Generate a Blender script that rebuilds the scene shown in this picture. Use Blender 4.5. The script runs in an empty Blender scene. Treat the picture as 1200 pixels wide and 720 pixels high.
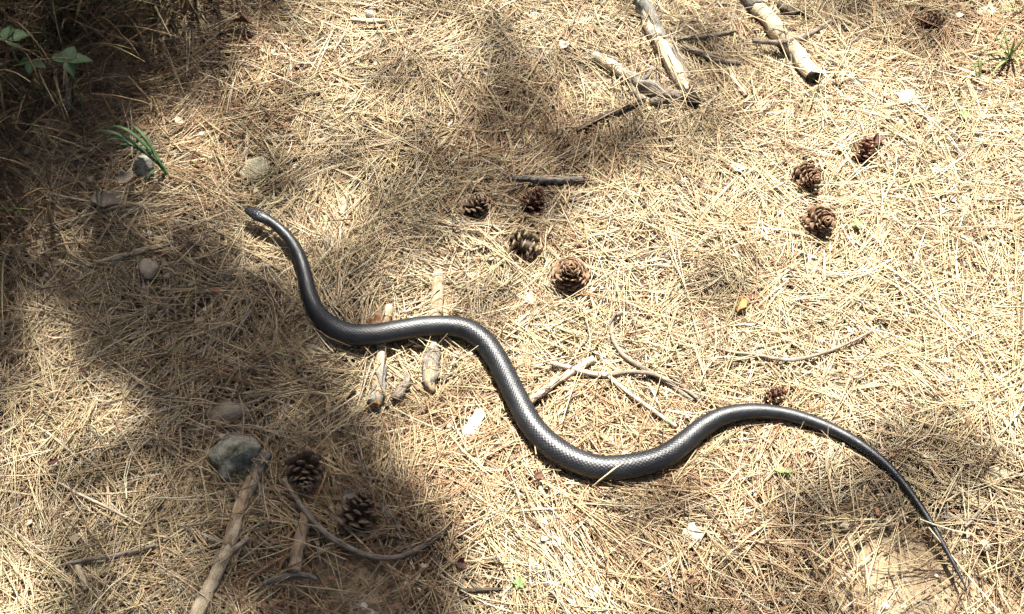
import bpy, math, random
import numpy as np
from mathutils import Vector, Matrix

sc = bpy.context.scene
col = sc.collection
R = math.radians
rng = np.random.default_rng(7)
random.seed(7)

# ------------------------------------------------------------------ camera, sky, sun, exposure
CAM_H, PITCH, HFOV = 1.5, R(55), R(40)
cam_d = bpy.data.cameras.new('camera')
cam = bpy.data.objects.new('camera', cam_d); col.objects.link(cam)
cam.location = (0, 0, CAM_H); cam.rotation_euler = (R(90) - PITCH, 0, 0)
cam_d.sensor_fit = 'HORIZONTAL'; cam_d.angle = HFOV
cam_d.clip_start = 0.02; cam_d.clip_end = 400
sc.camera = cam

SUN_EL, SUN_AZ = R(62), R(6)              # azimuth measured from +Y towards +X
world = bpy.data.worlds.new('World'); sc.world = world; world.use_nodes = True
wn = world.node_tree
sky = wn.nodes.new('ShaderNodeTexSky'); sky.sky_type = 'NISHITA'; sky.sun_disc = False
sky.sun_elevation = SUN_EL; sky.sun_rotation = SUN_AZ
sky.air_density = 0.5; sky.dust_density = 3.5; sky.ozone_density = 0.0
bg = wn.nodes['Background']; bg.inputs['Strength'].default_value = 0.05
wn.links.new(sky.outputs[0], bg.inputs['Color'])
S = Vector((math.sin(SUN_AZ) * math.cos(SUN_EL), math.cos(SUN_AZ) * math.cos(SUN_EL), math.sin(SUN_EL)))
sun_d = bpy.data.lights.new('sun', 'SUN'); sun_d.energy = 5.0; sun_d.angle = R(0.53); sun_d.color = (1, 0.968, 0.895)
sun = bpy.data.objects.new('sun', sun_d); col.objects.link(sun)
sun.location = (0, 4, 8); sun.rotation_euler = (-S).to_track_quat('-Z', 'Y').to_euler()
sc.view_settings.view_transform = 'Standard'; sc.view_settings.look = 'None'
sc.view_settings.exposure = 2.12; sc.view_settings.gamma = 1
sc.render.engine = 'CYCLES'
sc.cycles.max_bounces = 4; sc.cycles.diffuse_bounces = 2; sc.cycles.glossy_bounces = 2
sc.cycles.use_adaptive_sampling = True; sc.cycles.adaptive_threshold = 0.03; sc.cycles.adaptive_min_samples = 16
sc.cycles.use_denoising = True
sc.cycles.denoiser = 'OPENIMAGEDENOISE'

# ------------------------------------------------------------------ numeric helpers
def vnoise(x, y, cell, seed):
    x = np.asarray(x, float) / cell + 1000; y = np.asarray(y, float) / cell + 1000
    xi = np.floor(x).astype(np.int64); yi = np.floor(y).astype(np.int64)
    fx = x - xi; fy = y - yi
    fx = fx * fx * (3 - 2 * fx); fy = fy * fy * (3 - 2 * fy)
    def hsh(a, b):
        n = (a * 374761393 + b * 668265263 + seed * 982451653) & 0x7fffffff
        n = ((n ^ (n >> 13)) * 1274126177) & 0x7fffffff
        n = n ^ (n >> 16)
        return (n & 0xffff) / 65535.0
    a = hsh(xi, yi); b = hsh(xi + 1, yi); c = hsh(xi, yi + 1); d = hsh(xi + 1, yi + 1)
    return (a * (1 - fx) + b * fx) * (1 - fy) + (c * (1 - fx) + d * fx) * fy

def bank_d(x, y):
    return (x + 0.445) * -0.934 + (y - 1.63) * 0.358

def hs(x, y):
    """smooth height of the ground (m)"""
    x = np.asarray(x, float); y = np.asarray(y, float)
    z = 0.034 * (vnoise(x, y, 0.47, 1) - 0.5) + 0.016 * (vnoise(x, y, 0.17, 2) - 0.5)
    d = np.clip(bank_d(x, y), 0, 0.8)
    z = z + np.where(d < 0.2, 1.4 * d * d, 0.056 + 0.5 * (d - 0.2))
    return z

def hf(x, y):
    """fine height of the bare soil"""
    return hs(x, y) + 0.007 * (vnoise(x, y, 0.045, 3) - 0.5) + 0.003 * (vnoise(x, y, 0.016, 4) - 0.5)

F = 600 / math.tan(HFOV / 2)
CP, SP = math.cos(PITCH), math.sin(PITCH)
def P(px, py, off=0.0):
    """point of the ground (plus off above it) met by the photograph's pixel"""
    dx = (px - 600) / F; u = (360 - py) / F
    d = np.array([dx, CP + SP * u, -SP + CP * u])
    t = (CAM_H - off) / -d[2]
    for k in range(14):
        p = d * t
        t = t * .35 + .65 * (CAM_H - off - float(hs(p[0], p[1]))) / -d[2]
    p = d * t
    return np.array([p[0], p[1], CAM_H + p[2]])
def depth_at(p):
    return p[1] * CP + (CAM_H - p[2]) * SP
def to_px(x, y, z=0.0):
    dep = y * CP + (CAM_H - z) * SP
    up = y * SP - (CAM_H - z) * CP
    return 600 + F * x / dep, 360 - F * up / dep

def catmull(pts, n):
    """smooth curve through rows of pts, resampled evenly by the first three columns"""
    pts = np.asarray(pts, float)
    q = np.vstack([2 * pts[0] - pts[1], pts, 2 * pts[-1] - pts[-2]])
    out = []
    for i in range(1, len(q) - 2):
        t = np.linspace(0, 1, 40, endpoint=False)[:, None]
        a, b, c, d = q[i - 1], q[i], q[i + 1], q[i + 2]
        out.append(0.5 * (2 * b + (c - a) * t + (2 * a - 5 * b + 4 * c - d) * t ** 2 + (3 * b - a - 3 * c + d) * t ** 3))
    out = np.vstack(out + [q[-2][None]])
    s = np.r_[0, np.cumsum(np.linalg.norm(np.diff(out[:, :3], axis=0), axis=1))]
    si = np.linspace(0, s[-1], n)
    return np.stack([np.interp(si, s, out[:, k]) for k in range(out.shape[1])], 1), si

# ------------------------------------------------------------------ object helpers
def mesh(name, verts, faces, smooth=True, attrs=None):
    me = bpy.data.meshes.new(name)
    verts = np.asarray(verts, np.float32)
    if isinstance(faces, np.ndarray):
        k = faces.shape[1]; nf = len(faces)
        me.vertices.add(len(verts)); me.vertices.foreach_set('co', verts.ravel())
        me.loops.add(nf * k); me.loops.foreach_set('vertex_index', faces.astype(np.int32).ravel())
        me.polygons.add(nf)
        me.polygons.foreach_set('loop_start', np.arange(0, nf * k, k, dtype=np.int32))
        me.update(calc_edges=True)
    else:
        me.from_pydata(verts.tolist(), [], [list(map(int, f)) for f in faces]); me.update()
    me.polygons.foreach_set('use_smooth', np.full(len(me.polygons), bool(smooth)))
    for an, (kind, data) in (attrs or {}).items():
        a = me.attributes.new(an, kind, 'POINT')
        key = {'FLOAT_COLOR': 'color', 'FLOAT_VECTOR': 'vector', 'FLOAT': 'value'}[kind]
        a.data.foreach_set(key, np.asarray(data, np.float32).ravel())
    return me

def link(name, me, mat=None, parent=None):
    o = bpy.data.objects.new(name, me); col.objects.link(o)
    if mat is not None and not len(me.materials): me.materials.append(mat)
    if parent is not None: o.parent = parent
    return o
def tag(o, label, cat, group=None, kind=None):
    o['label'] = label; o['category'] = cat
    if group: o['group'] = group
    if kind: o['kind'] = kind
    return o
def root(name, loc, label, cat, group=None):
    o = bpy.data.objects.new(name, None); o.empty_display_size = 0.02
    o.location = loc; col.objects.link(o)
    return tag(o, label, cat, group)

# ------------------------------------------------------------------ materials
class NT:
    def __init__(s, name):
        s.m = bpy.data.materials.new(name); s.m.use_nodes = True
        s.t = s.m.node_tree; s.b = s.t.nodes['Principled BSDF']
    def n(s, typ, ins=None, **kw):
        nd = s.t.nodes.new(typ)
        for k, v in kw.items(): setattr(nd, k, v)
        for k, v in (ins or {}).items():
            if isinstance(v, bpy.types.NodeSocket): s.t.links.new(v, nd.inputs[k])
            else: nd.inputs[k].default_value = v
        return nd
    def set(s, k, v):
        if isinstance(v, bpy.types.NodeSocket): s.t.links.new(v, s.b.inputs[k])
        else: s.b.inputs[k].default_value = v
    def ramp(s, fac, stops):
        r = s.n('ShaderNodeValToRGB', {'Fac': fac}); e = r.color_ramp.elements
        while len(e) < len(stops): e.new(0.5)
        for el, (p, c) in zip(e, stops): el.position = p; el.color = (*c, 1)
        return r.outputs['Color']
    def noise(s, scale, detail=4, rough=0.6, vec=None):
        i = {'Scale': scale, 'Detail': detail, 'Roughness': rough}
        if vec is not None: i['Vector'] = vec
        return s.n('ShaderNodeTexNoise', i).outputs['Fac']
    def pos(s):
        return s.n('ShaderNodeNewGeometry').outputs['Position']
    def attr(s, name, out='Color'):
        return s.n('ShaderNodeAttribute', attribute_name=name).outputs[out]
    def bump(s, h, strength, dist):
        s.set('Normal', s.n('ShaderNodeBump', {'Height': h, 'Strength': strength, 'Distance': dist}).outputs[0])

def mat_needles():
    k = NT('pine_needle'); tint = k.attr('tint')
    nz = k.noise(220, 2, 0.5, k.pos())
    mul = k.n('ShaderNodeMapRange', {'Value': nz, 'From Min': 0.25, 'From Max': 0.75, 'To Min': 0.78, 'To Max': 1.15}).outputs[0]
    v = k.n('ShaderNodeVectorMath', {0: tint, 1: mul}, operation='MULTIPLY').outputs[0]
    k.set('Base Color', v); k.set('Roughness', 0.5); k.set('Specular IOR Level', 0.35)
    return k.m
def mat_soil():
    k = NT('dry_soil'); p = k.pos()
    big = k.noise(9, 5, 0.6, p); fine = k.noise(140, 6, 0.7, p)
    humus = k.ramp(big, [(0.3, (0.045, 0.032, 0.022)), (0.7, (0.085, 0.06, 0.04))])
    c1 = k.ramp(big, [(0.3, (0.24, 0.175, 0.105)), (0.7, (0.40, 0.31, 0.20))])
    c1 = k.n('ShaderNodeMix', {'Factor': k.attr('sandy', 'Fac'), 6: humus, 7: c1}, data_type='RGBA').outputs[2]
    c2 = k.ramp(fine, [(0.3, (0.45, 0.42, 0.38)), (0.55, (1, 1, 1)), (0.75, (1.25, 1.22, 1.15))])
    k.set('Base Color', k.n('ShaderNodeMix', {'Factor': 1.0, 6: c1, 7: c2}, data_type='RGBA', blend_type='MULTIPLY').outputs[2])
    k.set('Roughness', 0.95); k.set('Specular IOR Level', 0.1)
    k.bump(fine, 0.7, 0.004)
    return k.m
def mat_wood(name, a, b, dark, knots=0.8, rough=0.8, bumpd=0.002, patch=None):
    """a..b: grain colours, dark: cracks; uses the 'grain' attribute (along, around, random)"""
    k = NT(name); g = k.attr('grain', 'Vector')
    st = k.n('ShaderNodeVectorMath', {0: g, 1: (30, 420, 1)}, operation='MULTIPLY').outputs[0]
    gr = k.noise(1.0, 5, 0.65, st)
    blot = k.noise(60, 4, 0.6, k.pos())
    c1 = k.ramp(gr, [(0.3, b), (0.62, a)])
    lo = tuple(0.55 + 0.45 * (1 - knots) - 0.2 * knots for _ in range(3))
    c2 = k.ramp(blot, [(0.32, lo), (0.6, (1, 1, 1))])
    c = k.n('ShaderNodeMix', {'Factor': 1.0, 6: c1, 7: c2}, data_type='RGBA', blend_type='MULTIPLY').outputs[2]
    sp = k.noise(260, 2, 0.5, k.pos())
    f = k.ramp(sp, [(0.66, (0, 0, 0)), (0.74, (1, 1, 1))])
    c = k.n('ShaderNodeMix', {'Factor': f, 6: c, 7: (*dark, 1)}, data_type='RGBA').outputs[2]
    if patch:
        pf = k.ramp(k.noise(38, 4, 0.65, k.pos()), [(0.5, (0, 0, 0)), (0.58, (1, 1, 1))])
        c = k.n('ShaderNodeMix', {'Factor': pf, 6: c, 7: (*patch, 1)}, data_type='RGBA').outputs[2]
    k.set('Base Color', c); k.set('Roughness', rough); k.set('Specular IOR Level', 0.25)
    k.bump(gr, 0.8, bumpd)
    return k.m
def mat_simple(name, a, b, scale=40, rough=0.8, spec=0.2, bump=0.0, trans=0.0, fine=None):
    k = NT(name); p = k.pos()
    nz = k.noise(scale, 5, 0.65, p)
    k.set('Base Color', k.ramp(nz, [(0.32, b), (0.66, a)]))
    k.set('Roughness', rough); k.set('Specular IOR Level', spec)
    if bump: k.bump(k.noise(fine or scale * 3, 5, 0.7, p), 0.8, bump)
    if trans: k.set('Transmission Weight', 0.0)
    return k.m
def mat_cone(name, inner, tip):
    k = NT(name); g = k.attr('tipness', 'Fac')
    nz = k.noise(260, 4, 0.65, k.pos())
    c = k.ramp(g, [(0.0, tuple(x * 0.7 for x in inner)), (0.62, inner), (0.86, tip)])
    v = k.ramp(nz, [(0.3, (0.55, 0.52, 0.5)), (0.65, (1.1, 1.1, 1.1))])
    k.set('Base Color', k.n('ShaderNodeMix', {'Factor': 1.0, 6: c, 7: v}, data_type='RGBA', blend_type='MULTIPLY').outputs[2])
    k.set('Roughness', 0.6); k.set('Specular IOR Level', 0.3); k.bump(nz, 0.5, 0.0006)
    return k.m
def mat_snake():
    k = NT('snake_skin'); g = k.attr('scale_edge', 'Fac')
    nz = k.noise(55, 3, 0.6, k.pos())
    c1 = k.ramp(nz, [(0.3, (0.006, 0.0065, 0.008)), (0.7, (0.013, 0.014, 0.017))])
    c2 = k.ramp(g, [(0.0, (0.1, 0.1, 0.1)), (0.35, (0.6, 0.6, 0.6)), (0.8, (1.0, 1.0, 1.0))])
    k.set('Base Color', k.n('ShaderNodeMix', {'Factor': 1.0, 6: c1, 7: c2}, data_type='RGBA', blend_type='MULTIPLY').outputs[2])
    k.set('Specular IOR Level', 0.5)
    k.set('Coat Weight', 0.0); k.set('Coat Roughness', 0.35)
    k.set('Roughness', k.n('ShaderNodeMapRange', {'Value': k.noise(130, 4, 0.7, k.pos()), 'From Min': .3, 'From Max': .7, 'To Min': .33, 'To Max': .56}).outputs[0])
    k.bump(k.noise(900, 2, 0.5, k.pos()), 0.2, 0.0005)
    return k.m
def mat_blade(name):
    k = NT(name); k.set('Base Color', k.attr('tint')); k.set('Roughness', 0.55); k.set('Specular IOR Level', 0.3)
    return k.m

M = dict(
    needle=mat_needles(), soil=mat_soil(), snake=mat_snake(), blade=mat_blade('grass_blade'),
    pale=mat_wood('pale_wood', (0.66, 0.55, 0.38), (0.47, 0.37, 0.24), (0.12, 0.085, 0.05)),
    tan=mat_wood('tan_wood', (0.46, 0.34, 0.21), (0.28, 0.19, 0.11), (0.08, 0.055, 0.035), patch=(0.30, 0.25, 0.19)),
    grey=mat_wood('grey_bark', (0.30, 0.26, 0.21), (0.15, 0.125, 0.10), (0.05, 0.04, 0.03), bumpd=0.003),
    mossy=mat_wood('lichen_bark', (0.30, 0.28, 0.24), (0.14, 0.13, 0.11), (0.05, 0.045, 0.035), bumpd=0.003, patch=(0.36, 0.40, 0.36)),
    dark=mat_wood('dark_bark', (0.12, 0.09, 0.065), (0.05, 0.038, 0.028), (0.02, 0.015, 0.012), bumpd=0.003),
    twig=mat_wood('twig_bark', (0.30, 0.25, 0.19), (0.17, 0.135, 0.10), (0.06, 0.05, 0.035)),
    twig_pale=mat_wood('pale_twig', (0.58, 0.48, 0.36), (0.38, 0.29, 0.2), (0.14, 0.1, 0.07)),
    cutwood=mat_simple('cut_wood', (0.34, 0.24, 0.14), (0.16, 0.11, 0.07), 180, 0.9, 0.1, 0.001),
    charred=mat_simple('charred_wood', (0.05, 0.04, 0.032), (0.015, 0.012, 0.01), 150, 0.9, 0.1, 0.003),
    cone=mat_cone('cone_scale', (0.055, 0.028, 0.015), (0.19, 0.115, 0.065)),
    cone_red=mat_cone('red_cone_scale', (0.085, 0.036, 0.022), (0.21, 0.105, 0.065)),
    cone_dark=mat_cone('dark_cone_scale', (0.060, 0.036, 0.021), (0.21, 0.145, 0.092)),
    cone_pale=mat_cone('weathered_cone_scale', (0.06, 0.038, 0.022), (0.28, 0.21, 0.13)),
    stone=mat_simple('lichen_stone', (0.46, 0.44, 0.35), (0.055, 0.06, 0.032), 48, 0.95, 0.1, 0.010, fine=110),
    stone_tan=mat_simple('tan_stone', (0.40, 0.34, 0.25), (0.27, 0.22, 0.155), 45, 0.9, 0.15, 0.003, fine=150),
    stone_pale=mat_simple('pale_stone', (0.40, 0.37, 0.26), (0.20, 0.18, 0.11), 55, 0.9, 0.15, 0.003, fine=150),
    white=mat_simple('white_chip', (0.62, 0.57, 0.48), (0.36, 0.31, 0.24), 70, 0.85, 0.15, 0.002, fine=200),
    leaf_brown=mat_simple('brown_leaf', (0.26, 0.14, 0.075), (0.14, 0.075, 0.045), 60, 0.7, 0.2, 0.001),
    leaf_red=mat_simple('red_leaf', (0.11, 0.05, 0.034), (0.065, 0.034, 0.025), 60, 0.7, 0.2, 0.001),
    leaf_gold=mat_simple('golden_leaf', (0.34, 0.20, 0.075), (0.22, 0.115, 0.045), 60, 0.65, 0.25, 0.001),
    leaf_grey=mat_simple('grey_leaf', (0.24, 0.20, 0.155), (0.14, 0.115, 0.09), 60, 0.8, 0.15, 0.001),
    green=mat_simple('green_leaf', (0.10, 0.17, 0.065), (0.06, 0.11, 0.045), 45, 0.5, 0.4, 0.001),
    sprout=mat_simple('sprout_leaf', (0.17, 0.22, 0.07), (0.10, 0.145, 0.045), 45, 0.55, 0.3, 0.0005),
    eye=mat_simple('snake_eye', (0.03, 0.02, 0.012), (0.01, 0.008, 0.006), 90, 0.08, 0.6),
    bark=mat_simple('pine_bark', (0.22, 0.14, 0.09), (0.07, 0.05, 0.035), 14, 0.95, 0.1, 0.02),
    foliage=mat_simple('pine_foliage', (0.07, 0.11, 0.04), (0.035, 0.06, 0.022), 12, 0.55, 0.3),
)

# ------------------------------------------------------------------ what lies where (pixels of the photograph, 1200 x 720)
SNAKE = [  # px, py, width in pixels, lift of the body above the litter (mm)
    (287, 246, 8, 22), (300, 252, 13, 23), (318, 262, 12.5, 21), (335, 277, 13.5, 17), (348, 297, 15.5, 10), (356, 320, 17.5, 6),
    (362, 345, 19.5, 4), (372, 367, 22, 3), (388, 383, 25, 4), (410, 392, 27, 6), (437, 393, 27, 8), (465, 388, 27, 9),
    (495, 382, 27, 9), (525, 382, 27, 7), (548, 388, 28, 4), (567, 402, 28, 2), (581, 421, 28, 1), (593, 444, 28.5, 1), (605, 468, 29, 1),
    (621, 496, 30, 1), (645, 521, 31, 1), (675, 539, 32, 1), (710, 549, 32, 1), (745, 547, 31, 1), (775, 537, 29.5, 2),
    (800, 520, 27.5, 3), (822, 502, 25, 4), (848, 488, 22, 5), (880, 481, 19.5, 5), (915, 483, 17.5, 4), (950, 493, 16, 3), (985, 508, 14.5, 2),
    (1015, 526, 13, 2), (1042, 549, 11.5, 2), (1065, 576, 10, 3), (1085, 605, 8.5, 4), (1103, 635, 7, 5), (1118, 662, 5, 6), (1133, 692, 1.8, 6)]

SOIL = [(1060, 672, 100, 60, 0.85), (1000, 612, 45, 35, 0.6), (405, 690, 75, 45, 0.9), (345, 650, 30, 25, 0.5), (1120, 700, 90, 40, 0.7),
        (560, 505, 22, 20, 0.6), (470, 655, 55, 30, 0.5), (190, 330, 60, 35, 0.35), (290, 195, 40, 25, 0.5), (270, 490, 50, 25, 0.5), (880, 700, 60, 30, 0.35), (925, 375, 40, 20, 0.4)]
def soil_amount(x, y):
    px, py = to_px(x, y)
    v = np.zeros(np.shape(px))
    for cx, cy, rx, ry, a in SOIL:
        d = ((px - cx) / rx) ** 2 + ((py - cy) / ry) ** 2
        v = np.maximum(v, a * np.exp(-0.8 * d ** 1.5))
    return v

# clearance grid: how high litter may stand at each spot
GX0, GX1, GY0, GY1, GC = -1.9, 1.9, -0.3, 3.0, 0.003
gnx, gny = int((GX1 - GX0) / GC), int((GY1 - GY0) / GC)
CLEAR = np.full((gnx, gny), 1.0, np.float32)
def clear_disc(x, y, r, off):
    i0, i1 = int((x - r - GX0) / GC), int((x + r - GX0) / GC) + 1
    j0, j1 = int((y - r - GY0) / GC), int((y + r - GY0) / GC) + 1
    if i0 < 0 or j0 < 0 or i1 >= gnx or j1 >= gny: return
    ii, jj = np.mgrid[i0:i1, j0:j1]
    m = ((GX0 + (ii + .5) * GC - x) ** 2 + (GY0 + (jj + .5) * GC - y) ** 2) < r * r
    CLEAR[i0:i1, j0:j1][m] = np.minimum(CLEAR[i0:i1, j0:j1][m], off)
TOPG = np.zeros((gnx, gny), np.float32)
def top_disc(x, y, r, h):
    i0, i1 = int((x - r - GX0) / GC), int((x + r - GX0) / GC) + 1
    j0, j1 = int((y - r - GY0) / GC), int((y + r - GY0) / GC) + 1
    if i0 < 0 or j0 < 0 or i1 >= gnx or j1 >= gny: return
    TOPG[i0:i1, j0:j1] = np.maximum(TOPG[i0:i1, j0:j1], h)
def top_at(x, y):
    i = np.clip(((x - GX0) / GC).astype(int), 0, gnx - 1); j = np.clip(((y - GY0) / GC).astype(int), 0, gny - 1)
    return TOPG[i, j]
def clear_at(x, y):
    i = np.clip(((x - GX0) / GC).astype(int), 0, gnx - 1); j = np.clip(((y - GY0) / GC).astype(int), 0, gny - 1)
    return CLEAR[i, j]

# ------------------------------------------------------------------ ground
def axis_steps(lo, hi, step, far):
    a = list(np.arange(lo, hi + 1e-6, step)); s = step
    while a[-1] < far: s *= 1.45; a.append(a[-1] + s)
    s = step
    while a[0] > -far: s *= 1.45; a.insert(0, a[0] - s)
    return np.array(a)
gx = axis_steps(-1.3, 1.3, 0.011, 90); gy = axis_steps(0.4, 2.2, 0.011, 90)
X, Y = np.meshgrid(gx, gy, indexing='ij')
Z = hf(X, Y)
nx, ny = X.shape
idx = np.arange(nx * ny).reshape(nx, ny)
fc = np.stack([idx[:-1, :-1], idx[1:, :-1], idx[1:, 1:], idx[:-1, 1:]], -1).reshape(-1, 4)
ground = link('ground', mesh('ground', np.stack([X, Y, Z], -1).reshape(-1, 3), fc, True, {'sandy': ('FLOAT', np.clip(soil_amount(X, Y) * 2.2 + .5 * (vnoise(X, Y, .03, 8) - .5), 0, 1))}), M['soil'])
ground['kind'] = 'structure'; ground['label'] = 'dry sandy brown soil of the forest floor under pine needles'; ground['category'] = 'ground'

# ------------------------------------------------------------------ the snake
def build_snake():
    rows = []
    for px, py, w, lift in SNAKE:
        p0 = P(px, py, 0.02); r = w * .95 * depth_at(p0) / F / 2
        off = 0.009 + r * 0.88 + lift * 0.001
        p = P(px, py, off)
        rows.append([p[0], p[1], p[2], r])
    rows = np.array(rows)
    NR, NA = 1250, 126
    c, s = catmull(rows, NR)
    # soften the vertical course
    ker = np.hanning(61); ker /= ker.sum()
    c[:, 2] = np.convolve(np.pad(c[:, 2], 30, mode='edge'), ker, 'valid')
    L = s[-1]
    c[:, 0] += .0016 * (vnoise(s, s * 0, .07, 91) - .5) * 2; c[:, 1] += .0016 * (vnoise(s, s * 0, .06, 92) - .5) * 2
    rad = c[:, 3] * (1 + .05 * (vnoise(s, s * 0, .055, 93) - .5) + .03 * (vnoise(s, s * 0, .02, 94) - .5))
    # head: shaped over its first 34 mm
    hx = np.array([0, .0012, .004, .009, .015, .021, .027, .034, .044, .06])
    hw = np.array([.0018, .0042, .0057, .0068, .0079, .0088, .0088, .0076, .0064, .0070])
    hh = np.array([.0009, .0021, .0033, .0042, .0050, .0055, .0058, .0060, .0061, .0068])
    rw = np.where(s < .06, np.interp(s, hx, hw), rad); rh = np.where(s < .06, np.interp(s, hx, hh), rad * .9)
    k = np.clip((s - .045) / .03, 0, 1)
    rw = rw * (1 - k) + rad * k; rh = rh * (1 - k) + rad * .9 * k
    T = np.gradient(c[:, :3], axis=0); T /= np.linalg.norm(T, axis=1)[:, None]
    side = np.cross(T, [0, 0, 1]); side /= np.linalg.norm(side, axis=1)[:, None]
    up = np.cross(side, T)
    v = np.arange(NA) / NA; ang = v * 2 * np.pi
    rows_n = 22
    jl = np.cumsum(np.r_[0, np.diff(s) / (0.34 * np.maximum(rad[1:], .002))])
    I = v[None] * rows_n; J = jl[:, None]
    fu = (I + J) % 1; fv = (J - I) % 1
    d = np.minimum(np.minimum(fu, 1 - fu), np.minimum(fv, 1 - fv))
    sm = 1 - (1 - np.clip(d / 0.5, 0, 1)) ** 2.2
    amp = 0.032 * rad[:, None] * np.clip((s[:, None] - .03) / .03, 0, 1)
    topness = np.clip(np.cos(ang)[None] * 2 + 1.3, 0.15, 1)
    disp = amp * topness * (sm * (0.75 + 0.5 * (fu + fv) / 2) - .5)
    def h2(a_, b_, q):
        n_ = (a_.astype(np.int64) * 374761393 + b_.astype(np.int64) * 668265263 + q * 982451653) & 0x7fffffff
        n_ = ((n_ ^ (n_ >> 13)) * 1274126177) & 0x7fffffff
        return ((n_ ^ (n_ >> 16)) & 0xffff) / 65535.0 - .5
    ka, kb = np.floor(I + J), np.floor(J - I)
    disp = disp + amp * topness * sm * 1.7 * (h2(ka, kb, 1) * (fu - .5) + h2(ka, kb, 2) * (fv - .5))      # every scale sits a little differently
    # head plates and mouth line
    plates = [(.003, 0), (.008, .3), (.008, -.3), (.014, 0), (.0135, .75), (.0135, -.75), (.021, .38), (.021, -.38), (.0065, .8), (.0065, -.8), (.020, 1.1), (.020, -1.1), (.028, .7), (.028, -.7), (.029, 0)]
    A2 = (ang[None] + np.pi) % (2 * np.pi) - np.pi
    dd = np.sort(np.stack([np.hypot((s[:, None] - ps) / .0062, (A2 - pa) / .42) for ps, pa in plates], 0), axis=0)
    gap = np.clip((dd[1] - dd[0]) / .28, 0, 1)
    onhead = np.clip((.034 - s[:, None]) / .006, 0, 1) * np.clip(np.cos(A2) * 3 + .6, 0, 1)
    disp = disp + onhead * .0009 * (gap - .6)
    mouth = np.exp(-((np.abs(A2) - 1.85) / .11) ** 2) * np.clip((.024 - s[:, None]) / .004, 0, 1)
    disp = disp - mouth * .0009
    sm = np.where(onhead > .3, gap, sm)
    cx = np.sin(ang)[None]; cz = np.cos(ang)[None]
    zz = np.where(cz < -0.55, -0.55 - (cz + .55) * -0.55, cz)          # flat belly
    a = rw[:, None] * cx; b = rh[:, None] * zz
    # gentle ridge along the back
    nrm = 1 + disp / np.maximum(rw[:, None], 1e-4)
    V = c[:, None, :3] + side[:, None] * (a * nrm)[..., None] + up[:, None] * (b * nrm)[..., None]
    n = NR * NA
    ii = np.arange(NR - 1)[:, None] * NA; jj = np.arange(NA)[None]
    j2 = (jj + 1) % NA
    fq = np.stack([ii + jj, ii + j2, ii + NA + j2, ii + NA + jj], -1).reshape(-1, 4)
    verts = np.vstack([V.reshape(-1, 3), c[0, :3] - T[0] * .0006, c[-1, :3] + T[-1] * .001])
    tris = [(n, (j + 1) % NA, j, j) for j in range(NA)]
    e = (NR - 1) * NA
    faces = [tuple(f) for f in fq.tolist()] + [(n, (j + 1) % NA, j) for j in range(NA)] + [(n + 1, e + j, e + (j + 1) % NA) for j in range(NA)]
    edge = np.r_[sm.ravel() * np.clip(1.0, 0, 1), 1, 1]
    rt = root('snake', tuple(c[600, :3] - np.array([0, 0, c[600, 3]])), 'long glossy black snake stretched in S curves over the pine needles', 'snake')
    me = mesh('body', verts - np.array(rt.location), faces, True, {'scale_edge': ('FLOAT', edge)})
    body = link('body', me, M['snake'], rt)
    # eyes, nostrils and mouth
    i = int(np.searchsorted(s, .0135))
    for sg in (-1, 1):
        ctr = c[i, :3] + side[i] * rw[i] * .80 * sg + up[i] * rh[i] * .42
        nu, nvv = 14, 8; vv = [ctr + side[i] * sg * .0026 * 0 + np.array([0, 0, 0])]
        vs, fs = [], []
        for a_ in range(nvv + 1):
            th = math.pi * a_ / nvv
            for b_ in range(nu):
                ph = 2 * math.pi * b_ / nu
                dv = T[i] * math.sin(th) * math.cos(ph) + up[i] * math.sin(th) * math.sin(ph) + side[i] * sg * math.cos(th) * .75
                vs.append(ctr + dv * .0021)
        for a_ in range(nvv):
            for b_ in range(nu):
                b2 = (b_ + 1) % nu
                fs.append((a_ * nu + b_, a_ * nu + b2, (a_ + 1) * nu + b2, (a_ + 1) * nu + b_))
        link('eye', mesh('eye', np.array(vs) - np.array(rt.location), fs), M['eye'], rt)
    for q in range(0, NR, 2):
        bottom = c[q, 2] - rh[q] * .8 - float(hs(c[q, 0], c[q, 1]))
        clear_disc(c[q, 0], c[q, 1], rw[q] * .92 + .002, max(.003, bottom - .001))
    return c, rw, rh, s, side, up, T
snake_c, snake_rw, snake_rh, snake_s, *_ = build_snake()

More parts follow.
